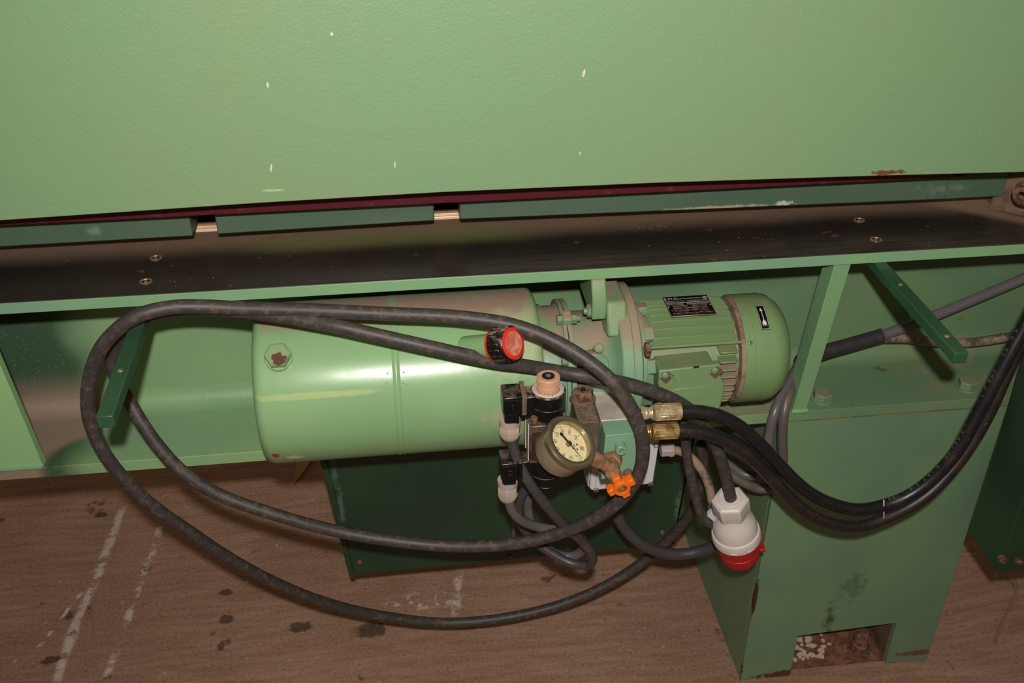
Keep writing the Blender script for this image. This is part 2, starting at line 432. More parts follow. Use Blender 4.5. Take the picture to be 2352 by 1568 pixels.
def rubber(name, col, dusty, amount=0.6, rough=0.5, ns=55, thr=(0.5, 0.68), sheen=0.5):
    n = NT(name)
    f = n.math('MULTIPLY', n.ramp(n.noise(ns, 5, 0.72), *thr), amount)
    sc = n.math('MULTIPLY', n.ramp(n.noise(210, 2, 0.6), 0.66, 0.72), 0.5)
    c = n.mix(f, lin(*col), lin(*dusty))
    c = n.mix(n.math('MULTIPLY', sc, amount * 0.55), c, lin(176, 134, 104))
    n.set('Base Color', c); n.set('Roughness', n.math('ADD', rough, n.math('MULTIPLY', f, 0.25))); n.set('Specular IOR Level', sheen)
    n.bump(n.noise(120, 4, 0.6), 0.12, 0.0006)
    return n.m
M_rubber = rubber('worn_black_rubber', (60, 55, 54), (112, 92, 78), 0.6, 0.5, ns=95, thr=(0.46, 0.7))
M_sleeve = rubber('dark_rubber_sleeve', (52, 48, 50), (84, 70, 62), 0.4, 0.5)
M_greydusty = rubber('dusted_grey_sheath', (92, 84, 82), (134, 108, 90), 0.6, 0.36, ns=22, thr=(0.42, 0.7))
M_hose = rubber('black_hose_rubber', (26, 26, 29), (66, 44, 32), 0.35, 0.36, ns=30)
M_hose2 = rubber('rusty_dusted_hose_rubber', (32, 28, 30), (72, 48, 36), 0.5, 0.40, ns=26, thr=(0.45, 0.75))
M_greycable = rubber('grey_cable_sheath', (96, 92, 94), (134, 106, 86), 0.45, 0.34, ns=26)
M_darkcable = rubber('dark_grey_cable_sheath', (66, 62, 64), (110, 88, 74), 0.5, 0.42, ns=26)
M_dustcable = rubber('dust_caked_cable_sheath', (84, 78, 76), (158, 130, 110), 0.95, 0.5, ns=34, thr=(0.4, 0.58))
M_conduit = rubber('grey_conduit_plastic', (104, 100, 104), (126, 100, 84), 0.25, 0.24, ns=14)
M_blackplastic = plain('black_plastic', (18, 18, 19), 0.28, dust=0.35, bump=0.03, dust_lo=0.6)
M_blackdusty = plain('black_plastic_dusted', (18, 18, 19), 0.32, dust=0.9, dust_lo=0.4)
M_greyplastic = plain('grey_gland_plastic', (168, 156, 150), 0.45, var=(184, 160, 142))
M_white = plain('white_plastic', (214, 204, 198), 0.42, var=(188, 164, 146), vscale=22, vr=(0.62, 0.78))
M_whitebox = plain('white_box_plastic', (206, 206, 212), 0.4, var=(180, 150, 128), vscale=22, vr=(0.66, 0.8))
M_red = plain('red_plug_plastic', (176, 24, 28), 0.38, var=(196, 70, 66), vscale=60, vr=(0.62, 0.75))
M_redcap = plain('red_cap_paint', (226, 44, 28), 0.45)
M_reddust = plain('dusty_red_plastic', (214, 140, 118), 0.7, var=(196, 92, 76), vscale=110)
M_capline = plain('faded_red_lettering', (186, 92, 84), 0.7)
M_orange = plain('orange_plastic', (240, 112, 20), 0.4, var=(206, 120, 60), vscale=70, vr=(0.6, 0.75))
M_brass = plain('dusty_brown_brass', (112, 82, 56), 0.8, var=(156, 114, 82), vscale=60, bump=0.5, bscale=160)
M_zinc = plain('yellow_zinc_steel', (214, 202, 170), 0.34, 0.55, var=(186, 152, 112), vscale=90, bump=0.1)
M_zinc2 = plain('stained_yellow_zinc_steel', (190, 162, 104), 0.38, 0.55, var=(140, 96, 58), vscale=70, bump=0.1)
M_steel = plain('brushed_block_steel', (206, 194, 184), 0.45, 0.15, var=(178, 164, 152), vscale=20, bump=0.05)
M_steeldusty = plain('dust_covered_block_steel', (122, 100, 84), 0.75, 0.25, var=(96, 76, 64), vscale=30, dust=0.5)
M_valvesteel = plain('valve_body_steel', (124, 106, 92), 0.5, 0.5, var=(72, 48, 38), vscale=26, dust=0.5)
M_valveplate = plain('dark_nameplate', (66, 48, 42), 0.5, var=(40, 32, 30), vscale=34)
M_stainless = plain('stainless_gauge_steel', (180, 166, 150), 0.26, 0.95, var=(150, 132, 116), vscale=26)
M_case = plain('dull_gauge_steel', (172, 156, 136), 0.42, 0.45, var=(150, 130, 110), vscale=26)
M_bezel = plain('polished_gauge_bezel', (168, 156, 130), 0.24, 0.85)
M_dial = plain('cream_dial', (250, 230, 190), 0.6)
M_ink = plain('black_ink', (30, 26, 24), 0.6)
M_inkred = plain('orange_ink', (216, 96, 40), 0.6)
M_print = plain('grey_hose_print', (92, 92, 96), 0.6)
M_beige = plain('beige_knob_plastic', (206, 158, 126), 0.55, bump=0.03)
M_ring = plain('white_scale_ring', (206, 194, 180), 0.5)
M_yellow = plain('yellow_ink', (206, 176, 84), 0.6)
M_labelblack = plain('black_label', (16, 15, 16), 0.35)
M_labelwhite = plain('white_label_print', (216, 206, 198), 0.5)
M_labelgrey = plain('stamped_plate_metal', (150, 124, 108), 0.45, 0.4, var=(92, 72, 62), vscale=120)
M_alu = plain('bare_plate_edge', (190, 160, 132), 0.4, 0.6)
M_boltrust = plain('rusty_bolt_steel', (136, 100, 80), 0.7, 0.2, var=(86, 58, 48), vscale=120)
M_boltgreen = paint('green_bolt_enamel', (115, 140, 103), (110, 128, 99), rough=0.42, bump=0.1, dust=0.4, dust_lo=0.7)
M_chippedgreen = paint('chipped_green_enamel', (133, 160, 115), (127, 152, 113), rough=0.4, bump=0.05, extra=[
    stain((-0.1505, 1.0415, 0.7835), (0.011, 0.012, 0.006), (92, 58, 40), wob=0.7, ns=120, soft=0.2)])
M_socket = plain('bright_socket_screw', (186, 152, 122), 0.42, 0.5, var=(130, 104, 84), vscale=200)
M_pit = plain('dark_recess', (26, 20, 18), 0.7)
M_blade = plain('ground_blade_steel', (214, 178, 150), 0.4, 0.3, var=(232, 200, 170), vscale=120)
M_bladeedge = plain('bright_blade_edge', (250, 214, 180), 0.3, 0.2)
M_blackbeam = plain('dark_inner_steel', (44, 34, 26), 0.6, var=(60, 46, 34))
M_rustplate = plain('rusty_base_plate', (108, 66, 44), 0.85, var=(140, 98, 74), vscale=60, bump=0.3)
M_flake = plain('white_paint_flake', (206, 184, 168), 0.8)
M_brownplate = plain('brown_grimy_plate', (120, 94, 74), 0.7, var=(92, 70, 54), vscale=40)
M_leaf = plain('dry_leaf', (190, 140, 92), 0.8)
M_fibre = plain('pale_fibre', (150, 116, 92), 0.9)
def glass():
    m = bpy.data.materials.new('gauge_glass'); m.use_nodes = True
    t = m.node_tree; t.nodes.clear()
    o = t.nodes.new('ShaderNodeOutputMaterial'); mx = t.nodes.new('ShaderNodeMixShader')
    tr = t.nodes.new('ShaderNodeBsdfTransparent'); gl = t.nodes.new('ShaderNodeBsdfGlossy'); fr = t.nodes.new('ShaderNodeFresnel')
    tr.inputs[0].default_value = (0.97, 0.97, 0.95, 1); gl.inputs['Roughness'].default_value = 0.03; fr.inputs['IOR'].default_value = 1.3
    t.links.new(fr.outputs[0], mx.inputs[0]); t.links.new(tr.outputs[0], mx.inputs[1]); t.links.new(gl.outputs[0], mx.inputs[2]); t.links.new(mx.outputs[0], o.inputs[0])
    return m
M_glass = glass()

# ------------------------------------------------------------------ floor
fl = obj('floor', MB().box((-3.2, -1.2, -0.05), (3.6, 4.2, 0.0)), M_floor, kind='structure')

# ------------------------------------------------------------------ shear frame
YF, YT, YW = 1.14, 1.0932, 1.27          # flange front, table front, web
frame_t = thing('shear_frame', 'light green welded steel machine frame with dark worktable, long web channel and wide pedestal', 'machine', (0.2, 1.2, 0.0))
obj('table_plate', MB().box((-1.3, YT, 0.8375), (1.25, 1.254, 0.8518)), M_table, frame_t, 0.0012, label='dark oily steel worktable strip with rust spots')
obj('table_edge_strip', MB().box((-1.3, YT - 0.0016, 0.8372), (1.25, YT, 0.8512)), M_green, frame_t, 0.0005, label='light green painted front edge of the worktable')
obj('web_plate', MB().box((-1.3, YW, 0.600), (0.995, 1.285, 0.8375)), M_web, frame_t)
prof = [(1.14, 0.5565), (1.14, 0.5735), (1.243, 0.5735)]
for k in range(1, 8):
    a = k / 8 * PI / 2
    prof.append((1.243 + 0.027 * math.sin(a), 0.6005 - 0.027 * math.cos(a)))
prof += [(1.27, 0.6005), (1.285, 0.6005), (1.285, 0.5565)]
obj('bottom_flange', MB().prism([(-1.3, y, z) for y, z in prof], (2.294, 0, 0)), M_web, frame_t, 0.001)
def leaning_bar(name, x0, x1, d, mat):
    m = MB()
    poly = [(x0, 1.0945, 0.8372), (x0, 1.0945 + d, 0.8372), (x0, 1.1405 + d, 0.5735), (x0, 1.1405, 0.5735)]
    return obj(name, m.prism(poly, (x1 - x0, 0, 0)), mat, frame_t, 0.0008)
leaning_bar('gusset_bar', 0.5425, 0.5640, 0.03, M_green)
leaning_bar('gusset_plate', -0.95, -0.4905, 0.014, M_brightgreen)
w = MB().tube([(-0.95, 1.1415, 0.5745), (-0.75, 1.1415, 0.575), (-0.492, 1.1415, 0.5745)], 0.004, 8)
obj('weld_bead', w, M_green, frame_t)
w = MB().tube([(0.5415, 1.1405, 0.5745), (0.553, 1.139, 0.5748), (0.565, 1.1405, 0.5745)], 0.0032, 8, 0.003)
obj('weld_bead', w, M_green, frame_t)
# pedestal: a hollow column of plates with a notch at the foot
xl, xr = 0.5355, 0.8750
nx0, nx1, nz = 0.6245, 0.7970, 0.1045
face = [(xl, YF, 0.0), (nx0, YF, 0.0), (nx0, YF, nz - 0.005), (nx1, YF, nz + 0.004), (nx1, YF, 0.008), (xr - 0.002, YF, 0.004), (xr, YF, 0.5558), (xl, YF, 0.5558)]
obj('pedestal_front', MB().prism(face, (0, 0.012, 0)), M_pedestal, frame_t, 0.001)
obj('pedestal_side', MB().box((xl, YF + 0.012, 0.0), (xl + 0.012, 1.62, 0.5558)), M_pedestal, frame_t, 0.001)
obj('pedestal_side', MB().box((xr - 0.014, YF + 0.012, 0.0), (xr - 0.002, 1.62, 0.5558)), M_pedestal, frame_t, 0.001)
obj('pedestal_base_plate', MB().box((xl + 0.012, YF + 0.012, 0.0), (xr - 0.014, 1.60, 0.006)), M_rustplate, frame_t, label='rusty brown base plate inside the pedestal')
obj('inner_rib', MB().prism([(nx1 + 0.001, YF + 0.012, 0.006), (nx1 + 0.001, 1.22, 0.006), (nx1 + 0.001, 1.32, 0.16), (nx1 + 0.001, YF + 0.012, 0.16)], (0.01, 0, 0)), M_steeldusty, frame_t)
m = MB(); c0 = V((0.7629, 1.1754, 0.0060))
m.lathe(c0, (0, 0, 1), [(0, 0.020), (0.003, 0.020)], 20); hexprof(m, c0 + V((0, 0, 0.003)), (0, 0, 1), 0.018, 0.0165); m.lathe(c0, (0, 0, 1), [(0.020, 0.0130), (0.042, 0.0130), (0.046, 0.0110), (0.048, 0.006)], 20)
obj('anchor_bolt', m, M_boltrust, frame_t, label='rusty anchor bolt with nut in the pedestal notch')
m = MB()
for k in range(34):
    x = random.uniform(0.640, 0.718); y = 1.166 + random.uniform(0, 0.062) * (1 - abs(x - 0.68) * 5); s = random.uniform(0.003, 0.0075)
    m.prism([(x + s * math.cos(t) * random.uniform(0.6, 1.3), y + s * math.sin(t) * random.uniform(0.6, 1.3), 0.0061) for t in [i * PI / 3 for i in range(6)]], (0, 0, random.uniform(0.0006, 0.002)))
obj('paint_flakes', m, M_flake, frame_t, kind='stuff', label='loose white paint flakes on the base plate')
obj('rusty_joint', MB().box((xl, YF - 0.0006, 0.5556), (xr, YF + 0.004, 0.5567)), M_rust_seam, frame_t, label='rusty joint between flange and pedestal')
# square pegs that carry the coiled cable
for x0, x1, y0, zb in ((-0.3125, -0.2955, 0.8725, 0.8225), (0.5935, 0.6095, 0.8800, 0.8235)):
    pg = obj('cable_peg', MB().box((x0, y0, zb), (x1, 1.26, 0.8372)), M_peg, frame_t, 0.0012, label='dark green square steel peg')
    xc = (x0 + x1) / 2
    for yy in ((0.955,) if x0 < 0 else (0.915, 1.035)):
        obj('rivet', MB().lathe((xc, yy, 0.8368), (0, 0, 1), [(0, 0.0034), (0.0010, 0.0030), (0.0014, 0.0012)], 14), M_socket, pg)
# table screws
for px in ((-0.3027, 1.1858, 0.8518), (-0.3044, 1.1253, 0.8518), (0.6091, 1.1846, 0.8518), (0.6075, 1.1265, 0.8518)):
    c = V(px)
    m = MB().lathe(c + V((0, 0, -0.001)), (0, 0, 1), [(0, 0.0078), (0.0016, 0.0078), (0.0018, 0.0072), (0.0018, 0.0048), (0.0006, 0.0042), (0.0004, 0.0001)], 24, caps=False)
    sc = obj('socket_screw', m, M_socket, frame_t)
    obj('hex_socket', MB().lathe(c + V((0, 0, -0.0004)), (0, 0, 1), [(0.0001, 0.0044), (0.0004, 0.0044)], 6), M_pit, sc)
    obj('socket_floor', MB().lathe(c + V((0, 0, -0.0004)), (0, 0, 1), [(0.0004, 0.0026), (0.0008, 0.0022)], 14), M_socket, sc)
# flange bolts
for px in ((0.5963, 1.1640, 0.5735), (0.8215, 1.1681, 0.5735)):
    m = MB().lathe(px, (0, 0, 1), [(0, 0.0158), (0.0025, 0.0158)], 28)
    hexprof(m, V(px) + V((0, 0, 0.0025)), (0, 0, 1), 0.0115, 0.0142, (1, 0.25, 0))
    obj('hex_bolt', m, M_boltgreen, frame_t, 0.0004)
# lower blade behind the table and the dark space behind it
obj('lower_blade', MB().box((-1.3, 1.2555, 0.80), (1.2, 1.262, 0.8545)), M_bladeedge, frame_t, 0.0006, label='bright ground edge of the lower blade')
obj('blade_holder', MB().box((-1.3, 1.2622, 0.80), (1.2, 1.274, 0.8562)), M_blade, frame_t)
obj('inner_beam', MB().box((-1.3, 1.30, 0.76), (1.2, 1.34, 0.93)), M_blackbeam, frame_t, label='dark steel beam behind the blade')
# right-hand end: set-back plate, grimy side plate and bolt
obj('end_plate', MB().box((0.7230, 1.183, 0.8765), (0.805, 1.195, 1.05)), M_bar, frame_t, 0.001, label='dark green end plate with dust')
obj('side_cheek', MB().prism([(0.7985, 1.195, 0.853), (0.7985, 1.195, 1.05), (0.90, 1.06, 1.05), (0.90, 1.06, 0.868)], (0.02, 0.012, 0)), M_brownplate, frame_t, label='grimy brown side plate')
c = V((0.7982, 1.1280, 0.9052)); ax = V((-0.8, -0.6, 0)).normalized()
m = MB().lathe(c, ax, [(0, 0.0165), (0.003, 0.0165), (0.004, 0.012), (0.012, 0.012), (0.013, 0.010), (0.013, 0.006), (0.008, 0.006)], 24, caps=False)
obj('cheek_bolt', m, M_boltrust, frame_t, label='grimy cap screw in the side plate')
obj('shim_plate', MB().prism([(0.8090, 1.2278, 0.8530), (0.8080, 1.1908, 0.8530), (0.8255, 1.1929, 0.8530), (0.8474, 1.2231, 0.8530)], (0, 0, 0.003)), M_brownplate, frame_t, 0.0004)

# ------------------------------------------------------------------ pressing beam above the table
beam = thing('pressing_beam', 'broad light green beam panel hanging over the dark worktable', 'machine beam', (0.2, 1.15, 0.96))
pts = [(-1.3, 0.949), (-0.4349, 0.9559), (-0.1519, 0.9615), (0.05, 0.9635), (0.2979, 0.9619), (0.5645, 0.9570), (0.7604, 0.9521), (1.3, 0.943)]
obj('front_panel', MB().prism([(x, 1.09, z) for x, z in pts] + [(1.3, 1.09, 1.75), (-1.3, 1.09, 1.75)], (0, 0.012, 0)), M_panel, beam, 0.001)
obj('edge_strip', MB().box((-1.3, 1.145, 0.9245), (0.7150, 1.157, 1.02)).lathe((0.7150, 1.145, 0.9505), (0, 1, 0), [(0, 0.0255), (0.012, 0.0255)], 32), M_maroon, beam, 0.001, label='dark maroon strip under the panel')
obj('beam_back', MB().box((-1.3, 1.166, 0.985), (1.2, 1.176, 1.30)), M_dark, beam)
for (x0, z0), (x1, z1) in (((-1.3, 0.877), (-0.2521, 0.8817)), ((-0.2222, 0.8823), (0.0446, 0.8853)), ((0.0768, 0.8852), (0.7215, 0.8775))):
    obj('hold_down_bar', MB().prism([(x0, 1.18, z0), (x1, 1.18, z1), (x1, 1.18, 1.0), (x0, 1.18, 1.0)], (0, 0.05, 0)), M_bar, beam, 0.0016, label='dark green hold-down bar')
chips = (((-0.0564, 1.0900, 1.1474), 0.0020, 0.0016, 0.0), ((-0.1281, 1.0900, 1.0962), 0.0034, 0.0012, 0.0), ((0.2108, 1.0900, 1.0958), 0.0046, 0.0014, -0.2), ((-0.1358, 1.0900, 1.0031), 0.0048, 0.0011, -0.16), ((-0.0001, 1.0900, 0.9999), 0.0040, 0.0008, -0.1), ((0.2098, 1.0900, 1.0032), 0.0020, 0.0008, 0.0))
for c, h, wd, a in chips:
    c = V(c); d = V((-math.sin(a), 0, math.cos(a))); e = V((math.cos(a), 0, math.sin(a)))
    poly = [c + d * h * math.sin(t) + e * wd * math.cos(t) for t in [i * PI / 5 for i in range(10)]]
    obj('paint_chip', MB().prism(poly, (0, -0.0004, 0)), M_labelwhite, beam)

# ------------------------------------------------------------------ scrap chute under the frame
chute = thing('scrap_chute', 'dark green sheet steel chute hanging under the frame below the tank', 'chute', (0.15, 1.3, 0.2))
a0, a1, b1, b0 = V((-0.1180, 1.2600, 0.2116)), V((0.4306, 1.2600, 0.2174)), V((0.452, 1.26, 0.5555)), V((-0.152, 1.26, 0.5555))
obj('chute_front', MB().prism([a0, a1, b1, b0], (0, 0.004, 0)), M_chute, chute, 0.0006)
obj('chute_flange', MB().prism([a0, b0, b0 + V((0.0105, 0, 0)), a0 + V((0.0085, 0, 0))], (0, -0.006, 0)), M_chute, chute, 0.0015)
obj('chute_side', MB().prism([a0, b0, b0 + V((0, 0.3, 0)), a0 + V((0, 0.3, 0))], (0.003, 0, 0)), M_chute, chute)
obj('chute_side', MB().prism([a1, b1, b1 + V((0, 0.3, 0)), a1 + V((0, 0.3, 0))], (-0.003, 0, 0)), M_chute, chute)
for p in ((-0.0994, 1.2600, 0.2400), (0.4076, 1.2600, 0.2487), (0.1481, 1.2600, 0.2239)):
    obj('rivet', MB().lathe(p, (0, -1, 0), [(-0.001, 0.0042), (0.0022, 0.0042), (0.004, 0.003)], 14), M_boltrust, chute)

# ------------------------------------------------------------------ dark cabinet at the right
cab = thing('side_cabinet', 'very dark green steel cabinet fixed beside the pedestal at the edge of the view', 'cabinet', (1.05, 1.1, 0.34))
obj('cabinet_body', MB().box((0.8525, 1.022, 0.334), (1.35, 1.112, 0.70)), M_chute, cab, 0.0025)
for p in ((0.8503, 1.0220, 0.3663), (0.8788, 1.0220, 0.3595)):
    m = MB().lathe(p, (0, -1, 0), [(-0.001, 0.0062), (0.002, 0.0062)], 16); hexprof(m, V(p) + V((0, -0.002, 0)), (0, -1, 0), 0.006, 0.0050)
    obj('cabinet_bolt', m, M_boltrust, cab)

# ------------------------------------------------------------------ oil tank
AY, AZ, TR = 1.12, 0.698, 0.1035
X = V((1, 0, 0))
tank = thing('oil_tank', 'large light green cylindrical oil tank lying under the worktable', 'tank', (0.0, AY, AZ))
def fillet(h0, r0, h1, r1, n=6):
    """quarter round from (h0, r0) to (h1, r1), leaving along h"""
    return [(h0 + (h1 - h0) * math.sin(k / n * PI / 2), r0 + (r1 - r0) * (1 - math.cos(k / n * PI / 2))) for k in range(n + 1)]
prof = [(-0.186, 0.0001), (-0.186, TR - 0.014)]
prof += [(-0.186 + 0.014 * (1 - math.cos(k / 6 * PI / 2)), TR - 0.014 + 0.014 * math.sin(k / 6 * PI / 2)) for k in range(1, 7)]
prof += [(-0.08, TR), (0.06, TR)]
prof += [(0.154 + 0.012 * math.sin(k / 6 * PI / 2), TR - 0.012 * (1 - math.cos(k / 6 * PI / 2))) for k in range(0, 7)] + [(0.166, 0.070)]
obj('tank_shell', MB().lathe((0, AY, AZ), X, prof, 96, caps=False), M_tank, tank)
m = MB().lathe((-0.0145, AY, AZ), X, [(-0.0045, TR - 0.001), (-0.0045, TR + 0.0006), (-0.003, TR + 0.0014), (-0.0012, TR + 0.0004), (0.0012, TR + 0.0004), (0.003, TR + 0.0014), (0.0045, TR + 0.0006), (0.0045, TR - 0.001)], 96, caps=False)
obj('weld_seam', m, M_tank, tank)
m = MB()
for p in ((-0.0268, 1.0289, 0.7471), (-0.0089, 1.0264, 0.7422), (-0.0057, 1.0350, 0.7570), (-0.0071, 1.0285, 0.7464), (-0.0249, 1.0351, 0.7572), (-0.0025, 1.0276, 0.7447)):
    d = (V(p) - V((V(p).x, AY, AZ))).normalized()
    m.lathe(p, d, [(-0.0004, 0.0014), (0.0005, 0.0011), (0.0008, 0.0003)], 8)
obj('paint_runs', m, M_tank, tank, kind='stuff')
# filler neck and cap
cap_n = V((0.6724, -0.6038, 0.4282)); cap_c = V((0.1202, 0.9850, 0.8203))
m = MB().lathe(cap_c, cap_n, [(-0.075, 0.0150), (-0.024, 0.0142), (-0.02, 0.0142)], 32)
obj('filler_neck', m, M_tank, tank)
fc = obj('filler_cap', MB().lathe(cap_c, cap_n, [(-0.0235, 0.0190), (-0.0225, 0.0205), (-0.004, 0.0212), (-0.001, 0.0206), (0.0004, 0.0192), (0.0, 0.0188), (-0.001, 0.0186)], 48), M_blackdusty, tank, label='black ribbed filler cap with red disc')
obj('cap_collar', MB().lathe(cap_c, cap_n, [(-0.0265, 0.0196), (-0.0235, 0.0196)], 32), M_redcap, fc)
e1, e2 = frame(cap_n, (0, 0, 1))
for k in range(18):
    t = 2 * PI * (k + 0.5) / 18
    d = e1 * math.cos(t) + e2 * math.sin(t); q = e2 * math.cos(t) - e1 * math.sin(t)
    obj('grip_rib', MB().obox(cap_c - cap_n * 0.013 + d * 0.0210, cap_n * 0.0085, d * 0.0009, q * 0.0022), M_blackdusty, fc, 0.0005, 1)
obj('cap_disc', MB().lathe(cap_c, cap_n, [(0.0, 0.0184), (0.0006, 0.0184), (0.0008, 0.0180)], 40), M_redcap, fc, label='bright red disc')
obj('cap_centre', MB().lathe(cap_c + e2 * 0.0, cap_n, [(0.0006, 0.0142), (0.0012, 0.0142), (0.0012, 0.0136), (0.0009, 0.0132)], 40), M_reddust, fc, label='dusty raised centre with embossed lettering')
cu = V((0.7400, 0.4983, -0.4518)); cr = cu.cross(cap_n)
m = MB()
text_mb(m, 'OIL', cap_c + cap_n * 0.0012 - cr * 0.001 - cu * 0.001, cr, cu, 0.0085)
for k, ch in enumerate('FILLER CAP'):
    t = 2 * PI * k / 14 + 0.6
    d = cu * math.cos(t) + cr * math.sin(t)
    text_mb(m, ch, cap_c + cap_n * 0.0013 + d * 0.0100, cr * math.cos(t) - cu * math.sin(t), d, 0.0045)
obj('cap_lettering', m, M_capline, fc)
# drain plug
c = V((-0.1522, 1.0534, 0.7772)); d = (c - V((c.x, AY, AZ))).normalized(); d = (d + V((0.02, 0, 0.06))).normalized()
m = MB().lathe(c, d, [(-0.010, 0.0168), (0.003, 0.0168), (0.004, 0.0160)], 40)
obj('plug_washer', m, M_tank, tank)
m = MB(); hexprof(m, c + d * 0.004, d, 0.010, 0.0160, (0.35, 0, 1))
obj('hex_plug', m, M_chippedgreen, tank, 0.0008, label='hexagonal plug with chipped paint')

# ------------------------------------------------------------------ pump housing between tank and motor
PZc = 0.701
pump = thing('pump_housing', 'dusty green cast pump housing with round flanges between tank and motor', 'pump', (0.23, AY, PZc))
obj('tank_neck', MB().lathe((0, AY, PZc - 0.002), X, [(0.150, 0.076), (0.1665, 0.0785), (0.1745, 0.0790), (0.1750, 0.0765), (0.192, 0.0765), (0.1955, 0.079)], 72), M_dusty, pump)
for a, b in ((0.1955, 0.2005), (0.2015, 0.2075)):
    obj('pump_flange', MB().lathe((0, AY, PZc - 0.001), X, [(a, 0.0835), (b, 0.0835)], 72), M_dusty, pump, 0.0008)
obj('neck_body', MB().lathe((0, AY, PZc), X, [(0.2075, 0.066), (0.232, 0.0655), (0.243, 0.067), (0.252, 0.072), (0.258, 0.084), (0.262, 0.095)], 72), M_dusty, pump)
obj('bell_flange', MB().lathe((0, AY, 0.7035), X, [(0.262, 0.0965), (0.2640, 0.0985), (0.2765, 0.0985), (0.2770, 0.0975), (0.2775, 0.0985), (0.2865, 0.0985), (0.288, 0.097)], 96), M_dusty, pump)
# lugs with bolts on the pump flange
def rim_point(R, ang, x):   # ang measured from the camera side upwards
    return V((x, AY - R * math.cos(ang), PZc + R * math.sin(ang)))
for ang in (math.radians(72), math.radians(33), math.radians(-52)):
    d = V((0, -math.cos(ang), math.sin(ang))); q = V((0, math.sin(ang), math.cos(ang)))
    c = rim_point(0.0845, ang, 0.2015)
    obj('flange_lug', MB().obox(c, X * 0.0062, d * 0.0085, q * 0.0085), M_dusty, pump, 0.003, 3)
    m = MB(); hexprof(m, c + X * 0.0062, X, 0.0065, 0.0066); hexprof(m, c - X * 0.0062, -X, 0.0065, 0.0066)
    m.lathe(c, X, [(0.0125, 0.0038), (0.0165, 0.0036)], 12)
    obj('flange_bolt', m, M_boltgreen, pump)
# mounting lug up to the table, with its bolt
lx0, lx1 = 0.2300, 0.2485
lz = V((0.2444, 1.0780, 0.7869)).z
lug = [(lx0, 1.0780, lz), (lx0, 1.0770, lz + 0.027), (lx0, 1.092, 0.8372), (lx0, 1.165, 0.8372), (lx0, 1.165, lz + 0.002)]
obj('mounting_lug', MB().prism(lug, (lx1 - lx0, 0, 0)), M_dusty, pump, 0.0025, 3)
obj('bell_arm', MB().prism([(0.2485, 1.062, 0.77), (0.2485, 1.082, 0.8085), (0.2485, 1.15, 0.8085), (0.2485, 1.15, 0.74)], (0.026, 0, 0)), M_dusty, pump, 0.004, 3)
c = V((0.2360, 1.0900, 0.7937))
m = MB().lathe(c, -X, [(-0.004, 0.0098), (0.001, 0.0098)], 24); hexprof(m, c - X * 0.001, -X, 0.0095, 0.0085, (0, 1, 0.2)); m.lathe(c - X * 0.0105, -X, [(0, 0.0048), (0.004, 0.0040)], 16)
obj('lug_bolt', m, M_boltgreen, pump)
# small boss and lower foot on the neck
c = V((0.2357, 1.0550, 0.7598))
obj('neck_boss', MB().lathe(c, (0, -0.7, 0.7), [(-0.01, 0.0065), (0.004, 0.0062), (0.006, 0.004)], 20), M_dusty, pump)
c = V((0.2320, 1.0500, 0.7362))
obj('neck_boss', MB().lathe(c, (0.3, -0.8, 0.3), [(-0.015, 0.020), (0.002, 0.0185), (0.004, 0.016)], 28), M_dusty, pump, 0.001)
obj('neck_pocket', MB().lathe(V((0.2114, 1.0580, 0.7352)), (0, -0.8, 0.5), [(-0.004, 0.014), (0.0015, 0.0125)], 20), M_rustplate, pump, label='rusty dust in the hollow of the neck')
c = V((0.2794, 1.0300, 0.7705)); c = V((0.288, c.y, c.z))
m = MB(); hexprof(m, c, X, 0.006, 0.0092)
obj('flange_bolt', m, M_boltrust, pump, label='bare rusty bolt head')

# ------------------------------------------------------------------ electric motor
MZ = 0.7035
motor = thing('electric_motor', 'green finned electric motor with black rating plate beside the pump', 'motor', (0.36, AY, MZ))
obj('end_shield', MB().lathe((0, AY, MZ), X, [(0.288, 0.078), (0.2925, 0.078), (0.294, 0.074), (0.299, 0.074), (0.300, 0.068), (0.3045, 0.067), (0.306, 0.059)], 72), M_dusty, motor, 0.0006)
for ang in (55, 20, -25, 95):
    a = math.radians(ang); d = V((0, -math.cos(a), math.sin(a))); q = V((0, math.sin(a), math.cos(a)))
    obj('shield_lug', MB().obox(V((0.302, AY, MZ)) + d * 0.067, X * 0.010, d * 0.006, q * 0.009), M_dusty, motor, 0.002)
obj('motor_body', MB().lathe((0, AY, MZ), X, [(0.300, 0.057), (0.432, 0.057)], 72), M_dusty, motor)
# cooling fins: upright on the top quadrant, level on the camera side
fx0, fx1, FR = 0.3085, 0.4180, 0.0712
for u in (-0.049, -0.0385, -0.028, -0.0175, -0.007, 0.0035, 0.0145, 0.0255, 0.036, 0.046):
    zt_ = math.sqrt(FR * FR - u * u); zb_ = 0.036
    out = [(fx0, zb_), (fx0, zt_ - 0.006), (fx0 + 0.002, zt_ - 0.002), (fx0 + 0.006, zt_), (fx1 - 0.003, zt_), (fx1, zt_ - 0.003), (fx1 + 0.001, zb_)]
    obj('cooling_fin', MB().prism([(x, AY - u - 0.0012, MZ + z) for x, z in out], (0, 0.0024, 0)), M_motor, motor, 0.0005, 1)
for w_ in (0.0345, 0.023, 0.0125, 0.0025, -0.009, -0.0195, -0.0295, -0.0375, -0.0465):
    yt_ = math.sqrt(FR * FR - w_ * w_)
    out = [(0.394, 0.036), (0.394, yt_), (fx1 - 0.003, yt_), (fx1, yt_ - 0.003), (fx1 + 0.001, 0.036)]
    obj('cooling_fin', MB().prism([(x, AY - y, MZ + w_ - 0.0012) for x, y in out], (0, 0, 0.0024)), M_findust if w_ < 0.02 else M_motor, motor, 0.0005, 1)
obj('tie_rod', MB().tube([(0.305, AY - 0.0555, MZ + 0.046), (0.4262, AY - 0.0535, MZ + 0.0445)], 0.0021, 10), M_motor, motor)
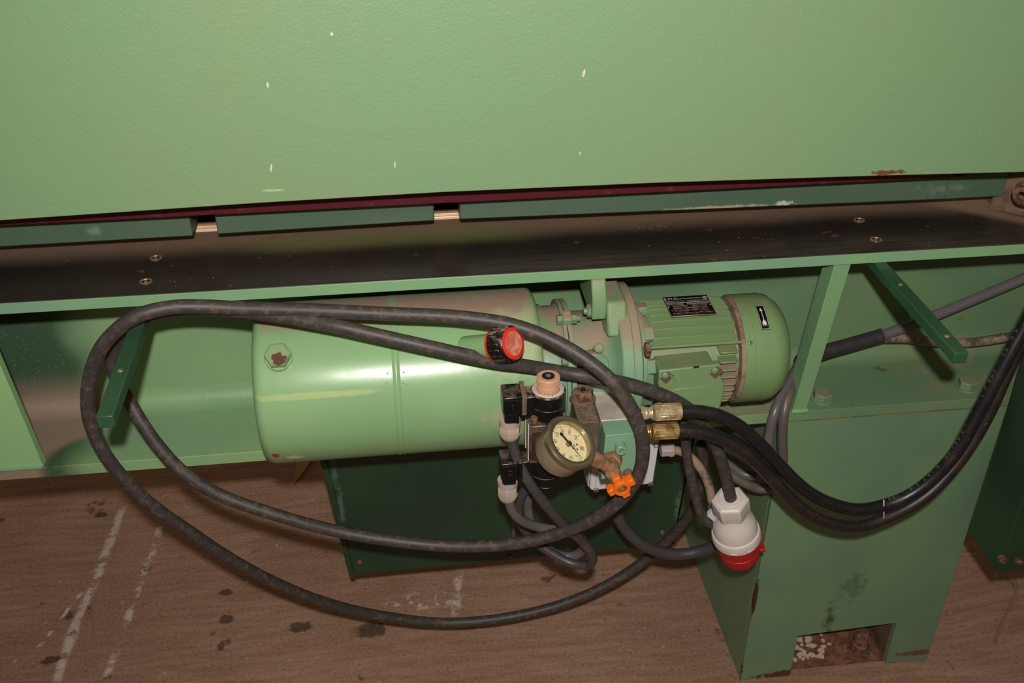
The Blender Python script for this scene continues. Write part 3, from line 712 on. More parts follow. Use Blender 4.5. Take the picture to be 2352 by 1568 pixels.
# fan cover
R = 0.0725
prof = [(0.4275, R - 0.0012), (0.4275, R), (0.4395, R), (0.4400, R - 0.0006), (0.4406, R - 0.0006), (0.441, R)]
prof += [(0.468, R), (0.477, R - 0.0022), (0.4875, R - 0.0105), (0.4925, R - 0.018), (0.4937, R - 0.026), (0.4937, 0.001)]
obj('fan_cover', MB().lathe((0, AY, MZ), X, prof, 96, caps=False), M_cover, motor, smooth=28)
obj('cover_back', MB().lathe((0, AY, MZ), X, [(0.4225, 0.055), (0.4228, R - 0.0022), (0.430, R - 0.0014)], 72, caps=False), M_ring_dust, motor)
def on_cover(R, ang, x): return V((x, AY - R * math.cos(ang), MZ + R * math.sin(ang)))
for ang in (math.radians(38), math.radians(-66)):
    p = on_cover(R, ang, 0.4335); d = V((0, -math.cos(ang), math.sin(ang)))
    sc = obj('cover_screw', MB().lathe(p, d, [(-0.001, 0.0036), (0.0008, 0.0034), (0.0018, 0.0022), (0.0020, 0.0006)], 18), M_motor, motor)
    q = V((0, math.sin(ang), math.cos(ang)))
    obj('cross_slot', MB().obox(p + d * 0.0019, X * 0.0016, d * 0.0002, q * 0.0004).obox(p + d * 0.0019, X * 0.0004, d * 0.0002, q * 0.0016), M_pit, sc)
# rotation arrow sticker, wrapped on the cover
def cover_patch(mb, x0, x1, a0, a1, h, n=10):
    vs = []; fs = []
    for i in range(n + 1):
        a = a0 + (a1 - a0) * i / n
        for x in (x0, x1):
            vs.append(on_cover(R + h, a, x))
    for i in range(n): fs.append((2 * i, 2 * i + 1, 2 * i + 3, 2 * i + 2))
    mb.add(vs, fs)
def cover_poly(mb, pts, h):
    """pts: (x, arc) pairs on the cover, arc in metres from the sticker centre"""
    mb.add([on_cover(R + h, sa + t / R, sx + x) for x, t in pts], [tuple(range(len(pts)))])
sx, sa = 0.4560, math.radians(65.5)
m = MB(); cover_patch(m, sx - 0.0058, sx + 0.0058, sa - 0.0195 / R, sa + 0.0195 / R, 0.0002)
stk = obj('arrow_sticker', m, M_labelblack, motor, label='black sticker with a white arrow')
m = MB()
for x0, x1, t0, t1 in ((-0.0052, -0.0047, -0.0185, 0.0185), (0.0047, 0.0052, -0.0185, 0.0185), (-0.0052, 0.0052, -0.0185, -0.0179), (-0.0052, 0.0052, 0.0179, 0.0185)):
    cover_patch(m, sx + x0, sx + x1, sa + t0 / R, sa + t1 / R, 0.0004)
cover_poly(m, [(-0.0022, 0.0085), (0.0022, 0.0085), (0, 0.0145)], 0.0004)
cover_patch(m, sx - 0.0005, sx + 0.0005, sa - 0.0060 / R, sa + 0.0020 / R, 0.0004)
cover_patch(m, sx - 0.0005, sx + 0.0005, sa + 0.0030 / R, sa + 0.0088 / R, 0.0004)
cover_poly(m, [(-0.0004, -0.0050), (0.0004, -0.0050), (0.0026, -0.0085), (0.0028, -0.0150), (0.0014, -0.0118), (0, -0.0145), (-0.0014, -0.0118), (-0.0028, -0.0150), (-0.0026, -0.0085)], 0.0004)
obj('arrow_print', m, M_labelwhite, stk)
# rating plate on the fins
pc = V((0.3585, 0, 0)); pa = math.radians(88); pd = V((0, -math.cos(pa), math.sin(pa))); pq = V((0, math.sin(pa), math.cos(pa)))
pc = V((0.3660, AY, MZ)) + pd * 0.0722
ph, pw = 0.0235, 0.0298
pl = obj('rating_plate', MB().obox(pc, X * pw, pq * ph, pd * 0.0006), M_alu, motor, 0.0004, 1, label='black rating plate with stamped fields')
obj('plate_field', MB().obox(pc + pd * 0.0006, X * (pw - 0.0008), pq * (ph - 0.0008), pd * 0.0002), M_labelblack, pl)
def onplate(x, y, h=0.0011): return pc + X * (x * pw) + pq * (y * ph) + pd * h
m = MB()
text_mb(m, 'E.M.G.', onplate(-0.66, 0.70), X, pq, 0.0072)
text_mb(m, 'ELETTROMECCANICA', onplate(0.17, 0.68), X, pq, 0.0033)
text_mb(m, 'FABBRICA MOTORI - CASTENEDOLO ITALY', onplate(-0.02, 0.44), X, pq, 0.0029)
text_mb(m, 'MOTORE   ASINCRONO', onplate(0.0, 0.13), X, pq, 0.0052)
m.obox(onplate(0, 0.30), X * (pw - 0.001), pq * 0.0003, pd * 0.0001)
m.lathe(onplate(0.84, 0.68, 0.0009), pd, [(0, 0.0032), (0.0002, 0.0032), (0.0002, 0.0026), (0, 0.0026)], 24, caps=False)
text_mb(m, 'G', onplate(0.84, 0.68), X, pq, 0.0042)
for t, x, y in (('V', -0.84, -0.50), ('A', 0.02, -0.47), ('Hz', -0.80, -0.78), ('Cos', -0.18, -0.78), ('IP', 0.36, -0.76), ('Cl', 0.66, -0.76), ('Rev', 0.02, -0.24)):
    text_mb(m, t, onplate(x, y), X, pq, 0.0036)
obj('plate_lettering', m, M_labelwhite, pl)
fields = ((-0.42, -0.05, 0.33, '132'), (0.46, -0.03, 0.34, '3  FAS'), (-0.42, -0.27, 0.36, '0.75'), (0.42, -0.25, 0.34, '1390'), (-0.42, -0.50, 0.34, '220/380'), (0.42, -0.48, 0.34, '3.5/2.0'), (-0.48, -0.78, 0.22, '50'), (0.10, -0.78, 0.16, '0.78'), (0.50, -0.76, 0.10, '54'), (0.80, -0.76, 0.09, 'F'))
for x, y, w_, t in fields:
    fo = obj('stamped_field', MB().obox(onplate(x, y, 0.0009), X * (w_ * pw), pq * 0.0019, pd * 0.0001), M_labelgrey, pl)
m = MB()
for x, y, w_, t in fields: text_mb(m, t, onplate(x, y, 0.00115), X, pq, 0.0036)
obj('stamped_figures', m, M_ink, pl)
for x in (-0.93, 0.93):
    obj('plate_rivet', MB().lathe(onplate(x, -0.08, 0.0008), pd, [(0, 0.0014), (0.0008, 0.001), (0.001, 0.0003)], 12), M_socket, pl)
# terminal box on the camera side
bn = V((0.02, -0.99, 0.10)).normalized(); bx = (X - bn * X.dot(bn)).normalized(); bz = bx.cross(bn); bz = -bz if bz.z < 0 else bz
tl = V((0.3050, 1.0220, 0.7431)); tr_ = V((0.3824, 1.0200, 0.7479))
bw = (tr_ - tl).length; bx = (tr_ - tl).normalized(); bn = (bn - bx * bn.dot(bx)).normalized(); bz = bx.cross(bn); bz = -bz if bz.z < 0 else bz
bh = 0.066
def onbox(x, y, h=0.0): return tl + bx * (x * bw) - bz * (y * bh) + bn * h
tb = obj('terminal_box', MB().prism([onbox(0.03, 0.05, -0.012), onbox(0.93, 0.05, -0.012), onbox(0.97, 0.55, -0.012), onbox(0.97, 0.98, -0.012), onbox(0.03, 0.98, -0.012)], bn * -0.034), M_motor, motor, 0.003, 3)
lid = [onbox(0, 0.0), onbox(0.99, 0.0), onbox(1.0, 0.04), onbox(1.0, 0.24), onbox(1.06, 0.42), onbox(1.06, 0.66), onbox(1.0, 0.98), onbox(0.0, 1.0)]
ld = obj('box_lid', MB().prism(lid, bn * -0.012), M_motor, tb, 0.002, 3)
hexp = [onbox(0.0, 0.72, 0.0001), onbox(0.24, 0.42, 0.0001), onbox(0.75, 0.42, 0.0001), onbox(1.03, 0.56, 0.0001), onbox(1.03, 0.66, 0.0001), onbox(0.98, 0.97, 0.0001), onbox(0.02, 0.98, 0.0001)]
obj('lid_panel', MB().prism(hexp, bn * 0.0016), M_motor, tb, 0.0008)
obj('lid_tab', MB().obox(onbox(0.52, 0.60, 0.0018), bx * 0.015, bz * 0.0045, bn * 0.0003), M_motor, tb, 0.0002, 1)
for x, y in ((0.10, 0.10), (0.90, 0.11)):
    obj('lid_recess', MB().obox(onbox(x + 0.03, y + 0.06, 0.0003), (bx * 0.72 + bz * 0.7) * 0.007, (bz * 0.72 - bx * 0.7) * 0.0055, bn * 0.0003), M_steeldusty, tb, 0.0002, 1)
    m = MB().lathe(onbox(x, y, 0), bn, [(0, 0.0044), (0.0028, 0.0042), (0.0036, 0.0030)], 18)
    obj('lid_screw', m, M_motor, tb)
obj('lid_notch', MB().obox(onbox(0.60, 0.006, 0.0003), bx * 0.0035, bz * 0.0012, bn * 0.0004), M_pit, tb)
for x in (0.22, 0.02):
    obj('lid_ridge', MB().obox(onbox(x, 0.17 + (0.12 if x < 0.1 else 0), 0.0014), (bx * 0.55 - bz * 0.84) * 0.0055, (bx * 0.84 + bz * 0.55) * 0.0009, bn * 0.0014), M_motor, tb, 0.0003, 1)

# ------------------------------------------------------------------ solenoid valve
YV = 0.985
valve = thing('solenoid_valve', 'black twin-coil solenoid valve on a dusty steel body in front of the tank end', 'valve', (0.1538, 0.9850, 0.6415))
vb0 = V((0.1365, 0.9620, 0.6610)); vb1 = V((0.1383, 0.9620, 0.7174))
vx0 = (vb0.x + vb1.x) / 2; vx1 = vx0 + 0.047; zb, zt = vb0.z, vb1.z
obj('valve_body', MB().box((vx0, 0.962, zb), (vx1, 1.0075, zt)), M_valvesteel, valve, 0.0018)
np_ = obj('valve_nameplate', MB().box((vx0 + 0.003, 0.9612, zb + 0.006), (vx1 - 0.003, 0.9620, zt - 0.009)), M_valveplate, valve, label='rust brown nameplate')
m = MB()
for k, t in enumerate(('P', 'A', 'B', 'T')):
    text_mb(m, t, (vx0 + 0.010, 0.9610, zt - 0.018 - 0.010 * k), (0, 0, 1), (-1, 0, 0), 0.005)
obj('plate_marks', m, M_labelgrey, np_)
obj('side_groove', MB().box((vx0 - 0.0006, 0.974, zb + 0.002), (vx0 + 0.001, 0.979, zt - 0.003)), M_steel, valve)
for yy in (0.967, 0.992):
    obj('body_rail', MB().box((vx0 - 0.0012, yy, zb + 0.001), (vx0 + 0.001, yy + 0.004, zt - 0.002)), M_steel, valve, 0.0004)
for px in ((0.1438, 0.9700, 0.7196), (0.1791, 0.9760, 0.7217)):
    c = V((px[0], px[1], zt))
    sc = obj('socket_screw', MB().lathe(c, (0, 0, 1), [(0, 0.0042), (0.0075, 0.0042), (0.0082, 0.0037), (0.0082, 0.0022), (0.006, 0.0022)], 20, caps=False), M_boltrust, valve)
    obj('hex_socket', MB().lathe(c, (0, 0, 1), [(0.0055, 0.0023), (0.0061, 0.0023)], 6), M_pit, sc)
ccx = V((0.1619, 0.9850, 0.7459)).x; ct = V((0.1618, 0.9850, 0.7534)).z
obj('upper_coil', MB().lathe((ccx, YV, 0), (0, 0, 1), [(zt, 0.0195), (zt + 0.002, 0.0212), (ct - 0.019, 0.0212), (ct - 0.0185, 0.0208), (ct - 0.018, 0.0212), (ct - 0.0015, 0.0212), (ct, 0.0198)], 56), M_blackdusty, valve, label='black coil with dust on it')
obj('coil_bridge', MB().box((vx0 - 0.010, YV - 0.012, zt + 0.004), (ccx - 0.008, YV + 0.013, ct - 0.002)), M_blackdusty, valve, 0.0012)
rg = obj('scale_ring', MB().lathe((ccx, YV, ct), (0, 0, 1), [(0, 0.0188), (0.0008, 0.0188), (0.001, 0.0184), (0.001, 0.0142), (0.0002, 0.0140)], 56, caps=False), M_ring, valve, label='white numbered scale ring')
m = MB(); m2 = MB()
for k in range(15):
    t = math.radians(160 + 15 * k); d = V((math.cos(t), math.sin(t), 0))
    text_mb(m if k not in (5, 6, 10) else m2, str(k % 10), V((ccx, YV, ct + 0.0012)) + d * 0.0164, (-d.y, d.x, 0), -d, 0.0036)
obj('ring_figures', m, M_ink, rg); obj('ring_marks', m2, M_yellow, rg)
kt = V((0.1614, 0.9850, 0.7720)).z
kp = [(ct + 0.0005, 0.0126), (ct + 0.0015, 0.0133)]
kp += [(ct + (kt - ct) * 0.45, 0.0133), (ct + (kt - ct) * 0.47, 0.0129), (ct + (kt - ct) * 0.52, 0.0129), (ct + (kt - ct) * 0.54, 0.0135), (kt - 0.0015, 0.0135), (kt, 0.0124)]
kb = obj('adjusting_knob', MB().lathe((ccx, YV, 0), (0, 0, 1), kp, 48), M_beige, valve, label='dusty beige knurled knob')
m = MB()
for k in range(48):
    t = 2 * PI * k / 48; d = V((math.cos(t), math.sin(t), 0)); q = V((-d.y, d.x, 0))
    m.obox(V((ccx, YV, ct + (kt - ct) * 0.76)) + d * 0.0135, d * 0.0003, q * 0.0004, V((0, 0, (kt - ct) * 0.19)))
    m.obox(V((ccx, YV, ct + (kt - ct) * 0.22)) + d * 0.0132, d * 0.0003, q * 0.0004, V((0, 0, (kt - ct) * 0.19)))
obj('knurling', m, M_beige, kb, kind='stuff')
obj('knob_washer', MB().lathe((ccx, YV, kt), (0, 0, 1), [(0, 0.0076), (0.0004, 0.0076)], 32), M_pit, kb)
obj('knob_screw', MB().lathe((ccx, YV, kt), (0, 0, 1), [(0.0004, 0.0032), (0.0012, 0.0032), (0.0014, 0.0018), (0.0006, 0.0016)], 24), M_steeldusty, kb)
# lower coil
lb = V((0.1596, 0.9850, 0.6222)).z
lcx = V((0.1612, 0.9850, 0.6269)).x
obj('lower_coil', MB().lathe((lcx, YV, 0), (0, 0, 1), [(lb - 0.004, 0.0185), (lb - 0.003, 0.0200), (lb + 0.010, 0.0205), (lb + 0.0104, 0.0201), (lb + 0.0108, 0.0205), (zb, 0.0205)], 48), M_blackdusty, valve)
obj('lower_knob', MB().lathe((lcx, YV, 0), (0, 0, 1), [(lb - 0.011, 0.012), (lb - 0.010, 0.0132), (lb - 0.003, 0.0132)], 36), M_beige, valve)
obj('coil_bridge', MB().box((vx0 - 0.014, YV - 0.011, lb + 0.004), (lcx - 0.010, YV + 0.011, zb - 0.006)), M_blackplastic, valve, 0.0012)
# plug connectors with their glands
def connector(fl_, fr_, ft, fb, gasket, gl, gly, gby, yf):
    """front face corners given as points"""
    x0, x1 = fl_, fr_
    cn = obj('cable_connector', MB().box((x0, yf, fb), (x1, yf + 0.030, ft)), M_blackplastic, valve, 0.0018, 3, label='black plug connector')
    n = 9
    for k in range(n):
        x = x0 + (x1 - x0) * (0.12 + 0.78 * k / (n - 1))
        gap = (ft - fb)
        zs = [(fb + gap * 0.06, ft - gap * 0.16)] if not 3 <= k <= 5 else [(fb + gap * 0.06, fb + gap * 0.32), (ft - gap * 0.36, ft - gap * 0.16)]
        for z0, z1 in zs:
            obj('grip_rib', MB().box((x - 0.0006, yf - 0.0009, z0), (x + 0.0006, yf, z1)), M_blackplastic, cn)
    obj('rib_arch', MB().lathe(((x0 + x1) / 2, yf, (fb + ft) / 2 - 0.002), (0, -1, 0), [(0, 0.0036), (0.001, 0.0036), (0.001, 0.0026), (0, 0.0026)], 20, caps=False), M_blackplastic, cn)
    gx = (x0 + x1) / 2 + gl
    obj('connector_neck', MB().box((x0 + 0.002, yf + 0.004, gly), (x1 - 0.002, yf + 0.026, fb)), M_blackplastic, cn, 0.004, 3)
    g = obj('cable_gland', MB().lathe((gx, yf + 0.015, gly), (0, 0, -1), [(-0.004, 0.0112), (-0.004, 0.0128), (0.003, 0.0128), (0.0035, 0.0118), (0.005, 0.0118)], 36), M_greyplastic, valve, label='grey cable gland')
    h = gly - gby
    m = MB().lathe((gx, yf + 0.015, gly - 0.0045), (0, 0, -1), [(0, 0.0120), (0.002, 0.0134), (h * 0.55, 0.0134), (h * 0.62, 0.0130)], 6, True, (1, 0.3, 0))
    obj('gland_nut', m, M_greyplastic, g, 0.0008)
    obj('gland_sleeve', MB().lathe((gx, yf + 0.015, gly - 0.0045 - h * 0.6), (0, 0, -1), [(0, 0.0126), (h * 0.2, 0.0116), (h * 0.32, 0.0092)], 32), M_greyplastic, g)
    return gx, yf + 0.015, gby
a = V((0.1070, 0.9680, 0.7563)); b = V((0.1290, 0.9680, 0.7319))
G1 = connector(a.x, b.x, a.z, b.z, None, -0.0015, V((0.1179, 0.9830, 0.7123)).z, V((0.1179, 0.9830, 0.6902)).z, 0.968)
obj('connector_gasket', MB().box((b.x, 0.9665, b.z - 0.001), (b.x + 0.0055, 1.0000, a.z + 0.0012)), M_steeldusty, valve, 0.0008)
a = V((0.1039, 0.9680, 0.6587)); b = V((0.1252, 0.9680, 0.6342))
G2 = connector(a.x, b.x, a.z, b.z, None, -0.001, V((0.1151, 0.9830, 0.6185)).z, V((0.1151, 0.9830, 0.5931)).z, 0.968)
obj('connector_gasket', MB().box((b.x, 0.9665, b.z), (b.x + 0.005, 1.0000, a.z + 0.001)), M_blackplastic, valve, 0.0008)

# ------------------------------------------------------------------ manifold blocks
man = thing('manifold_block', 'hydraulic manifold block, half bare steel and half light green, behind the gauge', 'manifold', (0.2542, 0.9850, 0.6071))
g0 = V((0.2304, 0.9660, 0.6925)); g1 = V((0.2700, 0.9660, 0.6934)); gb = V((0.2274, 0.9660, 0.6242)).z; gx0, gx1 = g0.x - 0.0005, g1.x + 0.001
gz = (g0.z + g1.z) / 2
obj('painted_block', MB().prism([(gx0, 0.966, gz), (gx1, 0.966, gz), (gx1, 0.966, gb + 0.010), (gx0 - 0.002, 0.966, gb)], (0, 0.0282, 0)), M_green, man, 0.0008)
obj('steel_block', MB().box((gx0, 0.9944, gb + 0.02), (gx1 - 0.001, 1.0560, gz + 0.0012)), M_steel, man, 0.0008, label='bare brushed steel block')
ZS = 0.7000
obj('sandwich_block', MB().box((max(vx1 + 0.0006, 0.2005), 0.9850, gb + 0.012), (gx0 - 0.0044, 1.0480, ZS)), M_steeldusty, man, 0.0010, label='dust covered steel block with hexagon plug')
pcn = V((0.2137, 1.0329, 0.7000))
m = MB().lathe(pcn, (0, 0, 1), [(0, 0.0164), (0.003, 0.0164), (0.0036, 0.0154)], 36)
pw_ = obj('plug_washer', m, M_brownplate, man)
m = MB(); hexprof(m, pcn + V((0, 0, 0.0036)), (0, 0, 1), 0.0115, 0.0140, (1, 0.2, 0), 0, 0.25)
hp = obj('hex_plug', m, M_boltrust, man, 0.0005)
obj('plug_rim', MB().lathe(pcn, (0, 0, 1), [(0.0148, 0.0112), (0.0158, 0.0108), (0.0158, 0.0080), (0.0152, 0.0076)], 32, caps=False), M_steeldusty, hp)
obj('hex_socket', MB().lathe(pcn, (0, 0, 1), [(0.0150, 0.0040), (0.0155, 0.0040)], 6), M_pit, hp)
c = V((0.2479, 0.9660, 0.6772))
fitg = obj('blank_plug', MB().lathe(c, (0, -1, 0), [(-0.002, 0.0068), (0.012, 0.0066), (0.0125, 0.006), (0.0125, 0.0034), (0.009, 0.0032)], 28, caps=False), M_green, man)
obj('plug_bore', MB().lathe(c, (0, -1, 0), [(0.0085, 0.0034), (0.009, 0.0034)], 6), M_boltgreen, fitg)
c = V((0.2602, 0.9660, 0.6341))
obj('blank_plug', MB().lathe(c, (0, -1, 0), [(-0.002, 0.0055), (0.006, 0.0053), (0.007, 0.004)], 24), M_brownplate, man)

# ------------------------------------------------------------------ pressure gauge
gc = V((0.1824, 0.9300, 0.7167)); gn = V((0.4508, -0.3759, 0.8097)); gu = V((-0.8883, -0.0992, 0.4485)); gr = gu.cross(gn)
gauge = thing('pressure_gauge', 'round steel pressure gauge with a cream dial reading zero', 'gauge', tuple(gc - gn * 0.03))
RB = 0.0340
obj('gauge_case', MB().lathe(gc, gn, [(-0.040, 0.001), (-0.040, 0.020), (-0.038, 0.027), (-0.033, 0.0303), (-0.006, 0.0308)], 72, caps=False), M_case, gauge)
obj('gauge_bezel', MB().lathe(gc, gn, [(-0.0085, 0.0305), (-0.0085, RB - 0.0006), (-0.007, RB), (-0.002, RB), (0.0, RB - 0.0015), (0.0004, RB - 0.003), (-0.0002, RB - 0.0075), (-0.0008, RB - 0.0082), (-0.0095, RB - 0.0082)], 80, caps=False), M_bezel, gauge)
dp = obj('gauge_dial', MB().lathe(gc, gn, [(-0.010, 0.0262), (-0.0092, 0.0262)], 64), M_dial, gauge, label='cream dial')
obj('gauge_glass', MB().lathe(gc, gn, [(-0.0030, 0.0260), (-0.0018, 0.0260)], 48), M_glass, gauge)
dc = gc - gn * 0.0090
def dial_dir(deg):   # clockwise from twelve
    t = math.radians(deg); return gu * math.cos(t) + gr * math.sin(t)
m = MB()
for k in range(9):
    d = dial_dir(-135 + 33.75 * k)
    text_mb(m, str(20 * k), dc + d * 0.0168, gr, gu, 0.0060, squeeze=0.8)
    m.obox(dc + d * 0.0228, d * 0.0024, gn.cross(d) * 0.00026, gn * 0.00005)
for k in range(81):
    if k % 10:
        d = dial_dir(-135 + 3.375 * k)
        m.obox(dc + d * 0.0236, d * (0.0014 if k % 5 == 0 else 0.0011), gn.cross(d) * 0.00012, gn * 0.00005)
text_mb(m, 'bar', dc - gu * 0.0078 + gr * 0.000, gr, gu, 0.0064)
for s_ in (-1, 1):
    m.lathe(dc - gu * 0.0125 + gr * 0.0032 * s_, gn, [(0, 0.0012), (0.0001, 0.0012)], 14)
mc = dc - gu * 0.0195
for sx_, sy_, ax_, ay_ in ((0, 1, 1, 0), (0, -1, 1, 0), (1, 0, 0, 1), (-1, 0, 0, 1)):
    m.obox(mc + gr * sx_ * 0.0026 + gu * sy_ * 0.0026, gr * (0.0026 if ax_ else 0.00012), gu * (0.0026 if ay_ else 0.00012), gn * 0.00005)
m.obox(mc + gu * 0.0014, gr * 0.0018, gu * 0.0004, gn * 0.00005)
for k in (-1, 0, 1): m.obox(mc + gr * 0.0012 * k - gu * 0.0006, gr * 0.0003, gu * 0.0014, gn * 0.00005)

obj('dial_print', m, M_ink, dp)
nd = dial_dir(-136.5); nq = gn.cross(nd); nc = dc + gn * 0.0030
m = MB().prism([nc + nd * 0.0235, nc + nq * 0.0007 + nd * 0.002, nc - nq * 0.0007 + nd * 0.002], gn * 0.0004)
m.obox(nc - nd * 0.0072, nd * 0.0064, nq * 0.0012, gn * 0.0003)
m.lathe(nc - nd * 0.0140, gn, [(-0.0002, 0.0022), (0.0004, 0.0022)], 18)
obj('gauge_needle', m, M_ink, gauge)
obj('needle_hub', MB().lathe(nc, gn, [(-0.003, 0.0034), (0.0008, 0.0034), (0.0016, 0.0022), (0.0020, 0.0008)], 24), M_stainless, gauge)
# ------------------------------------------------------------------ needle valve with orange handwheel
nv = thing('needle_valve', 'dusty brown brass shut-off valve with an orange star handle below the gauge', 'valve', (0.2349, 0.9450, 0.6591))
body = V((0.2336, 0.9460, 0.6591)); stem0 = gc - gn * 0.018 + V((0.2147, 0.9350, 0.6778)) * 0 - gu * 0.030
hub = V((0.2444, 0.9300, 0.6423)); hn = V((0.0282, -0.9996, -0.0039)); back = V((0.2420, 0.9660, 0.6584))
d1 = (body - stem0); 
m = MB().lathe(stem0, d1, [(0, 0.0070), (0.004, 0.0085), (0.008, 0.0085), (0.009, 0.0096), (d1.length * 0.55, 0.0096), (d1.length * 0.6, 0.0080), (d1.length, 0.0085)], 20)
obj('gauge_socket', m, M_brass, nv)
obj('valve_body', MB().lathe(body - hn * 0.020, hn, [(0, 0.006), (0.003, 0.0105), (0.012, 0.0112), (0.022, 0.0105), (0.027, 0.0085), (0.030, 0.0085)], 24), M_brass, nv)
d2 = back - body
obj('inlet_stub', MB().lathe(body, d2, [(0, 0.0085), (d2.length * 0.4, 0.0092), (d2.length * 0.45, 0.0108), (d2.length, 0.0108)], 20), M_brass, nv, 0.0006)
d3 = hub - body
obj('bonnet', MB().lathe(body, d3, [(0.006, 0.0098), (d3.length * 0.45, 0.0090), (d3.length * 0.5, 0.0078), (d3.length * 0.75, 0.0078), (d3.length * 0.78, 0.0062), (d3.length, 0.0060)], 20), M_brass, nv)
hw = obj('handwheel', MB().lathe(hub, hn, [(-0.010, 0.0085), (-0.009, 0.0105), (0.0045, 0.0105), (0.006, 0.0096), (0.006, 0.0066), (0.0035, 0.0060)], 36, caps=False), M_orange, nv, 0, label='bright orange star handle')
e1 = V((-0.3380, -0.0132, 0.9410)); e2 = hn.cross(e1)
for k in range(4):
    t = k * PI / 2 + math.radians(8); d = e1 * math.cos(t) + e2 * math.sin(t); q = hn.cross(d)
    obj('handle_lobe', MB().prism([hub + d * 0.009 + q * 0.0050 - hn * 0.009, hub + d * 0.0172 + q * 0.0050 - hn * 0.009, hub + d * 0.0176 - q * 0.0050 - hn * 0.009, hub + d * 0.009 - q * 0.0050 - hn * 0.009], hn * 0.0125), M_orange, hw, 0.0014, 2)
obj('spindle_nut', MB().lathe(hub, hn, [(0.0, 0.0064), (0.0036, 0.0064), (0.0040, 0.0028), (0.0062, 0.0026)], 6, True), M_zinc2, hw)

# ------------------------------------------------------------------ white junction box
YJ = 1.074
jb = thing('junction_box', 'flat white plastic junction box half hidden behind the green block', 'junction box', (0.2859, 1.0800, 0.5094))
j00 = V((0.2378, 1.0740, 0.5139)); j10 = V((0.3272, 1.0740, 0.5173)); j11 = V((0.3315, 1.0740, 0.5967)); j01 = V((0.2416, 1.0740, 0.5948))
obj('box_lid', MB().prism([j00 + V((0.004, 0, 0)), j10 - V((0.004, 0, 0)), j10 + V((0.0, 0, 0.004)), j11 - V((0.001, 0, 0.003)), j11 - V((0.005, 0, 0)), j01, j00 + V((0, 0, 0.004))], (0, 0.008, 0)), M_whitebox, jb, 0.0016, 3)
obj('box_body', MB().prism([j00 + V((-0.001, 0.0086, -0.001)), j10 + V((0.001, 0.0086, -0.001)), j11 + V((0.001, 0.0086, 0)), j01 + V((-0.001, 0.0086, 0))], (0, 0.036, 0)), M_whitebox, jb, 0.002, 3)
for p in ((0.2469, 1.0740, 0.5145), (0.3235, 1.0740, 0.5177), (0.3263, 1.0740, 0.5853)):
    obj('lid_screw', MB().lathe(p, (0, -1, 0), [(-0.0005, 0.0040), (0.0006, 0.0040), (0.0006, 0.0032), (-0.0002, 0.003)], 20), M_boltrust, jb)
obj('side_groove', MB().prism([j00 + V((0.0075, -0.0003, 0.006)), j00 + V((0.0085, -0.0003, 0.006)), j01 + V((0.0085, -0.0003, 0)), j01 + V((0.0075, -0.0003, 0))], (0, 0.0006, 0)), M_greyplastic, jb)
gp = V((0.3387, 1.0920, 0.5611))
m = MB().lathe(gp, X, [(0, 0.0098), (0.010, 0.0098), (0.013, 0.0112), (0.018, 0.0105), (0.0195, 0.008)], 6, True, (0, 0, 1))
obj('cable_gland', m, M_greyplastic, jb, 0.0012)

# ------------------------------------------------------------------ hydraulic hoses
CAM = V((0, 0, 1.45))
def hose(label, ppts, fer, nut, mat, zmat, sleeve_ends):
    f0, f1 = V(fer[0]), V(fer[1])
    t = thing('hydraulic_hose', label, 'hose', tuple(f1), 'hydraulic hoses from the manifold')
    obj('hose_tube', MB().tube([tuple(f0.lerp(f1, 0.5))] + ppts, 0.0086, 18, 0.008), mat, t)
    ax = (f1 - f0).normalized(); L = (f1 - f0).length
    fr_ = obj('ferrule', MB().lathe(f0, ax, [(0, 0.0088), (0.001, 0.0100), (L - 0.001, 0.0100), (L, 0.0092)], 40), zmat, t, label='crimped zinc ferrule')
    e1, e2 = frame(ax)
    for k in range(10):
        a = 2 * PI * k / 10; d = e1 * math.cos(a) + e2 * math.sin(a); q = ax.cross(d)
        obj('crimp_land', MB().obox(f0 + ax * (L * 0.52) + d * 0.0099, ax * (L * 0.44), d * 0.0006, q * 0.0024), zmat, fr_, 0.0003, 1)
    n0 = V(nut); axn = (f0 - n0).normalized(); Ln = (f0 - n0).length
    m = MB().lathe(n0, axn, [(0, 0.0095), (Ln * 0.35, 0.0095)], 6, True, (0, 0.3, 1)); m.lathe(n0, axn, [(Ln * 0.35, 0.0078), (Ln * 0.5, 0.0082), (Ln * 0.62, 0.0070), (Ln * 0.8, 0.0070), (Ln * 0.82, 0.0090), (Ln * 0.98, 0.0090), (Ln, 0.0080)], 28)
    obj('hose_nut', m, zmat, t, 0.0003)
    return t
H1 = [(0.3355, 0.9860, 0.7052), (0.3577, 0.9860, 0.7012), (0.3807, 0.9860, 0.6919), (0.4049, 0.9860, 0.6750), (0.4305, 0.9860, 0.6494), (0.4572, 0.9850, 0.6183), (0.4863, 0.9800, 0.5858), (0.5173, 0.9800, 0.5568), (0.5504, 0.9800, 0.5368), (0.5825, 0.9800, 0.5258), (0.6155, 0.9850, 0.5233), (0.6485, 0.9850, 0.5351), (0.6760, 0.9850, 0.5595), (0.7031, 0.9850, 0.6061), (0.7207, 0.9900, 0.6608), (0.7371, 0.9950, 0.7163), (0.7487, 1.0000, 0.7520), (0.7599, 1.0050, 0.7820), (0.7748, 1.0100, 0.8349)]
